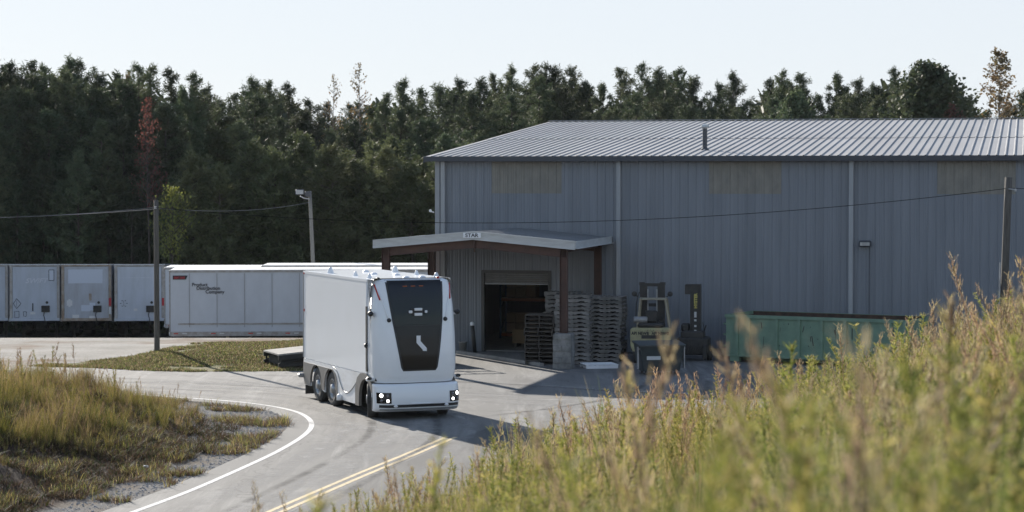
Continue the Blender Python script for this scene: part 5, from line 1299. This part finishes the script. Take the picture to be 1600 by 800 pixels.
def plume(rs, H=1.3, names=('tan', 'pink'), wt=(1, 1), n=60, ln=.35):
    dx = rs.uniform(-.35, .35, 2); T = np.linspace(0, 1, 5)
    P = [np.array([dx[0] * t * t, dx[1] * t * t, H * t]) for t in T]; V = []; C = []
    for k in range(4):
        for s in (np.array([.005, 0, 0]), np.array([0, .005, 0])):
            V.append(np.stack([P[k] - s, P[k] + s, P[k + 1] + s * .7, P[k + 1] - s * .7])[None]); C.append(np.array([PAL['brown']]) * 1.4)
    t = rs.uniform(1 - ln, 1.03, n); c = np.stack([dx[0] * t * t, dx[1] * t * t, H * t], 1) + rs.normal(size=(n, 3)) * .018
    wide = (1.05 - t) / ln; d = rs.normal(size=(n, 3)) * .5; d[:, 2] = np.abs(d[:, 2]) + .9
    V.append(blades(c, d, .07, .009, rs)); C.append(pal(rs, names, wt, n))
    return np.concatenate(V), np.concatenate(C)
def goldenrod(rs, H=1.2, n=210, names=('yg', 'green', 'yellow'), wt=(4, 3, 2)):
    dx = rs.uniform(-.15, .15, 2); V = []; C = []; T = np.linspace(0, 1, 4); P = [np.array([dx[0] * t * t, dx[1] * t * t, H * t]) for t in T]
    for k in range(3):
        for s in (np.array([.006, 0, 0]), np.array([0, .006, 0])):
            V.append(np.stack([P[k] - s, P[k] + s, P[k + 1] + s * .6, P[k + 1] - s * .6])[None]); C.append(np.array([PAL['yg']]))
    t = rs.uniform(.12, 1.0, n); a = rs.uniform(0, 6.283, n); c = np.stack([dx[0] * t * t, dx[1] * t * t, H * t], 1)
    d = np.stack([np.cos(a), np.sin(a), rs.uniform(.3, 1.3, n)], 1); L = .16 * (1.15 - t)
    V.append(blades(c, d, .06, .008, rs)); C.append(pal(rs, names, wt, n))
    return np.concatenate(V), np.concatenate(C)
def scatter(name, label, tmpl, pos, sc, tint, cat='weeds'):
    rs = np.random.RandomState(len(pos)); Vs = []; Cs = []
    which = rs.randint(0, len(tmpl), len(pos)) if not isinstance(tmpl, tuple) else None
    wsel = tint.get('sel'); 
    if wsel is not None: which = wsel
    for k, (V, C) in enumerate(tmpl):
        idx = np.where(which == k)[0]
        if len(idx) == 0: continue
        a = rs.uniform(0, 6.283, len(idx)); ca, sa = np.cos(a), np.sin(a); s = sc[idx]
        x = V[None, ..., 0] * ca[:, None, None] - V[None, ..., 1] * sa[:, None, None]; y = V[None, ..., 0] * sa[:, None, None] + V[None, ..., 1] * ca[:, None, None]; z = np.broadcast_to(V[None, ..., 2], x.shape)
        lean = rs.normal(size=(len(idx), 2)) * .15
        Q = np.stack([x + lean[:, 0, None, None] * z, y + lean[:, 1, None, None] * z, z], -1) * s[:, None, None, None] + pos[idx][:, None, None, :]
        Vs.append(Q.reshape(-1, 4, 3)); Cs.append((C[None] * rs.uniform(.75, 1.2, (len(idx), 1, 1)) * tint.get('mul', np.ones((len(pos), 3)))[idx][:, None, :]).reshape(-1, 3))
    me = quads_mesh(name, np.concatenate(Vs).astype(np.float32), M['weed'], np.concatenate(Cs))
    o = bpy.data.objects.new(name, me); COL.objects.link(o); tag(o, label, cat, kind='stuff'); return o
rs = np.random.RandomState(77)
tm = [grass_tuft(rs, 40, 1.0, .008, ('yg', 'yellow', 'tan', 'green'), (3, 3, 2, 1), .55) for _ in range(5)] + [grass_tuft(rs, 34, .8, .010, ('green', 'dark', 'yg', 'yellow'), (3, 1, 3, 2), .5) for _ in range(3)] + [goldenrod(rs, 1.1, 210, ('yg', 'yellow', 'tan'), (3, 3, 1)) for _ in range(4)] + [goldenrod(rs, 1.0, 190, ('green', 'yg', 'yellow')) for _ in range(3)] + [plume(rs, 1.25) for _ in range(3)] + [plume(rs, 1.15, ('pink', 'yellow', 'tan'), (1, 1, 2), 90, .5) for _ in range(3)] + [grass_tuft(rs, 24, .9, .010, ('tan', 'pink', 'yellow'), (2, 1, 1), .5) for _ in range(3)]
NT = len(tm)
# right hill
N = 20000; y = 6.0 + (46.5 - 6.0) * rs.rand(N) ** .62; k = rs.uniform(-.155, .275, N); x = k * y
h = terrain(x, y); plane = hplane(x, y)
dens = np.clip(.2 + (plane - .0) * .55 + (k + .05) * 3.0, .05, 1) * sm((plane + .1) / .9)
dens *= np.where(y < 12, .55, 1) * np.clip(.75 + 2.2 * vnoise(x, y, .6) + 1.5 * vnoise(x, y, 1.6) + np.where(k > .12, .2, 0), .08, 1)
keep = (rs.rand(N) < dens) & (plane > .1) & (h > .1); x, y, h, k = x[keep], y[keep], h[keep], k[keep]
sc = (.35 + .75 * rs.rand(len(x)) ** 1.1) * (1 + .7 * vnoise(x, y, .8) + .5 * vnoise(x, y, 2.3)) * np.where(rs.rand(len(x)) < .02, 1.3, 1) * np.where(k < -.02, .8, 1) * np.where(y < 12, .92, 1)
patch = vnoise(x + 40, y + 3, .55) + vnoise(x, y, 1.7) * .5 + .004 * (y - 28)
sel = np.where(patch > .13, rs.choice([15, 16, 17, 18, 19, 21, 22, 23, 0, 8, 21, 9], len(x)), np.where(patch > -.12, rs.choice([0, 1, 2, 3, 4, 8, 9, 10, 15, 21, 22], len(x)), rs.choice([5, 6, 7, 8, 9, 10, 11, 12, 13, 14, 2], len(x))))
mul = np.stack([1 + .25 * vnoise(x, y + 20, .4), 1 + .05 * vnoise(x, y, .3), np.ones(len(x))], 1)
scatter('hillside_weeds', 'tall yellow green weeds and grasses covering the hillside at the lower right', tm, np.stack([x, y, h - .03], 1), sc, {'sel': sel, 'mul': mul})
# a few tall out-of-focus stalks near the camera
P_, S_, Q_ = [], [], []
TH = lambda q: 1.0 * 1.05 if q < 5 else .84 if q < 8 else 1.12 if q < 12 else 1.02 if q < 15 else 1.29 if q < 18 else 1.19 if q < 21 else .95
def put(kk, b, yy_, q):
    x_ = kk * yy_; g = tz(x_, yy_); H_ = 6.5 - b * yy_ / 3400 - g
    if .4 < H_ < 2.1: P_.append((x_, yy_, g - .03)); S_.append(H_ / TH(q)); Q_.append(q)
for j in range(120):
    kk = random.uniform(-.055, .24); yy_ = random.uniform(4.8, 10)
    prof = float(np.interp(800 + kk * 3400, [400, 600, 800, 950, 1100, 1200, 1300, 1400, 1500, 1650], [510, 480, 425, 375, 345, 315, 285, 235, 195, 165]))
    high = random.random() < .10 and kk > .05
    b = prof + (random.uniform(-25, 20) if high else random.uniform(45, 300)); put(kk, b, yy_, random.choice([0, 1, 15, 18] if high else [5, 6, 7, 8, 9, 10, 11, 12, 13, 14, 12, 13, 14, 2]))
for kk, b, yy_, q in ((.046, 242, 10.5, 15), (.066, 285, 11.5, 18), (.168, 215, 8.0, 16), (.128, 275, 12, 16), (-.045, 415, 10, 10), (-.128, 478, 8, 11), (.215, 172, 14, 18)): put(kk, b, yy_, q)
scatter('foreground_stalks', 'blurred grass and seed stalks standing close to the camera above the weeds', tm, np.array(P_), np.array(S_), {'sel': np.array(Q_)})
# left bank
N = 13000; x = rs.uniform(-19, -5.8, N); y = rs.uniform(40, 68, N); h = terrain(x, y)
ed = edist(x, y)
inside = inpoly(x, y, ISLAND)
nz = vnoise(x, y, .5)
front = 46.3 + nz * 5 + np.where(x > -8.5, 2.5, 0)
core = sm((ed - 1.7) / 1.6) * np.where(y > front, 1, .13)
keep = inside & (rs.rand(N) < core * 1.0 + .02 * (ed > .5)) & (ed > .7); x, y, h, ed, nz = x[keep], y[keep], h[keep], ed[keep], nz[keep]
sc = rs.uniform(.4, 1.0, len(x)) ** 1.2 * (.30 + .60 * sm((ed - 1.2) / 4.5)) * np.where(y < 48.5, .45, 1) * (1 + 1.0 * vnoise(x, y, .7) + .9 * vnoise(x, y, 1.9)); bmul = np.outer(.72 + .25 * vnoise(x + 7, y, .5), (1.02, .93, .85))
patch = vnoise(x + 4, y + 30, .7) + .02 * (y - 57)
sel = np.where(patch > .06, rs.choice([15, 16, 18, 21, 22, 23, 21, 0, 1, 2, 3], len(x)), rs.choice([0, 1, 2, 3, 5, 6, 7, 8, 11, 12, 5, 6, 21], len(x)))
scatter('bank_weeds', 'tall mixed grasses and weeds on the bank inside the road bend', tm, np.stack([x, y, h - .03], 1), sc, {'sel': sel, 'mul': bmul})
# low growth and dry litter on the red soil and gravel
N = 16000; x = rs.uniform(-16, -5.6, N); y = rs.uniform(38, 63, N); h = terrain(x, y); nz = vnoise(x, y, .9) + vnoise(x, y, 2.3) * .6
keep = inpoly(x, y, ISLAND) & (nz > np.where((y < 50) & (edist(x, y) > 1.0), -.12, .04)); x, y, h = x[keep], y[keep], h[keep]
small = [grass_tuft(rs, 16, .22, .010, ('yg', 'green', 'yellow', 'brown'), (1, 1, 1, 4), .9) for _ in range(4)] + [grass_tuft(rs, 14, .14, .012, ('brown', 'brown', 'tan', 'dark'), (4, 4, 1, 2), 1.8) for _ in range(4)]
scatter('low_growth', 'patchy low green and dry growth on the gravel and red soil of the bank', small, np.stack([x, y, h - .01], 1), rs.uniform(.5, 1.4, len(x)), {}, 'grass')
# dead brown litter over the red soil
N = 26000; x = rs.uniform(-17, -5.8, N); y = rs.uniform(38, 56, N); keep = (edist(x, y) > 1.1 + .5 * vnoise(x, y, 1.1)) & (rs.rand(N) < .6 + 1.2 * vnoise(x, y, .9)); x, y = x[keep], y[keep]
dead = [grass_tuft(rs, 14, .16, .012, ('brown', 'dark', 'tan'), (6, 2, 1), 1.8) for _ in range(5)]
scatter('dead_litter', 'dark brown matted stems and leaf litter lying over the red soil', dead, np.stack([x, y, terrain(x, y) - .01], 1), rs.uniform(.5, 1.4, len(x)), {'mul': np.full((len(x), 3), .6)}, 'litter')
# grass strip
N = 22000; x = rs.uniform(-17, -5, N); y = rs.uniform(71.8, 86, N); keep = inpoly(x, y, GRASS) & (vnoise(x, y, .6) + vnoise(x, y, 2) * .5 > -.22); x, y = x[keep], y[keep]
lawn = [grass_tuft(rs, 10, .075, .018, ('yg', 'green', 'tan', 'brown', 'dark'), (1, 2, 2, 2, 1), .8) for _ in range(5)]
scatter('mown_grass', 'short sunlit grass on the strip in front of the white trailer', lawn, np.stack([x, y, terrain(x, y)], 1), rs.uniform(.6, 1.5, len(x)), {}, 'grass')
# loose stones along the gravel shoulder
N = 12000; x = rs.uniform(-14, -5.2, N); y = rs.uniform(39, 64, N); ed = edist(x, y)
keep = inpoly(x, y, ISLAND) & (ed < 1.0 + 1.4 * sm((y - 49) / 5)) & (ed > .02); x, y = x[keep], y[keep]; n = len(x)
s = rs.uniform(.009, .024, n); base = np.stack([x, y, terrain(x, y) + .004], 1)
tetra = np.array([(-1, -1, 0), (1, -.8, 0), (.9, 1, 0), (-.9, .8, 0), (-.5, -.5, .8), (.5, -.4, .9), (.4, .5, .7), (-.5, .5, .8)])
Vv = base[:, None, :] + tetra[None] * s[:, None, None] * rs.uniform(.7, 1.3, (n, 8, 3))
me = bpy.data.meshes.new('gravel'); F = np.array([(4, 5, 6, 7), (0, 1, 5, 4), (1, 2, 6, 5), (2, 3, 7, 6), (3, 0, 4, 7)]); Fa = (F[None] + (np.arange(n) * 8)[:, None, None]).reshape(-1, 4)
me.vertices.add(n * 8); me.vertices.foreach_set('co', Vv.ravel()); me.loops.add(Fa.size); me.loops.foreach_set('vertex_index', Fa.ravel()); me.polygons.add(len(Fa)); me.polygons.foreach_set('loop_start', np.arange(len(Fa)) * 4); me.update(calc_edges=True)
me.materials.append(mat('stone', (.26, .255, .25), .9, col2=(.40, .39, .38), nscale=9)); o = bpy.data.objects.new('gravel', me); COL.objects.link(o); tag(o, 'loose grey stones along the shoulder inside the road bend', 'gravel', kind='stuff')


# ------------------------------------------------------------------ thin air
mb = MB(); mb.box2((-3100, -900, -4.6), (3100, 4100, 24))
hm = bpy.data.materials.new('haze'); hm.use_nodes = True; n_ = hm.node_tree.nodes
for q in list(n_):
    if q.type == 'BSDF_PRINCIPLED': n_.remove(q)
pv = n_.new('ShaderNodeVolumePrincipled'); pv.inputs['Color'].default_value = (.88, .94, 1, 1); pv.inputs['Density'].default_value = .00007
hm.node_tree.links.new(pv.outputs[0], n_['Material Output'].inputs['Volume'])
o = mb.build('haze', hm); tag(o, 'faint pale air between the yard and the forest', 'haze', kind='stuff'); o.display_type = 'WIRE'
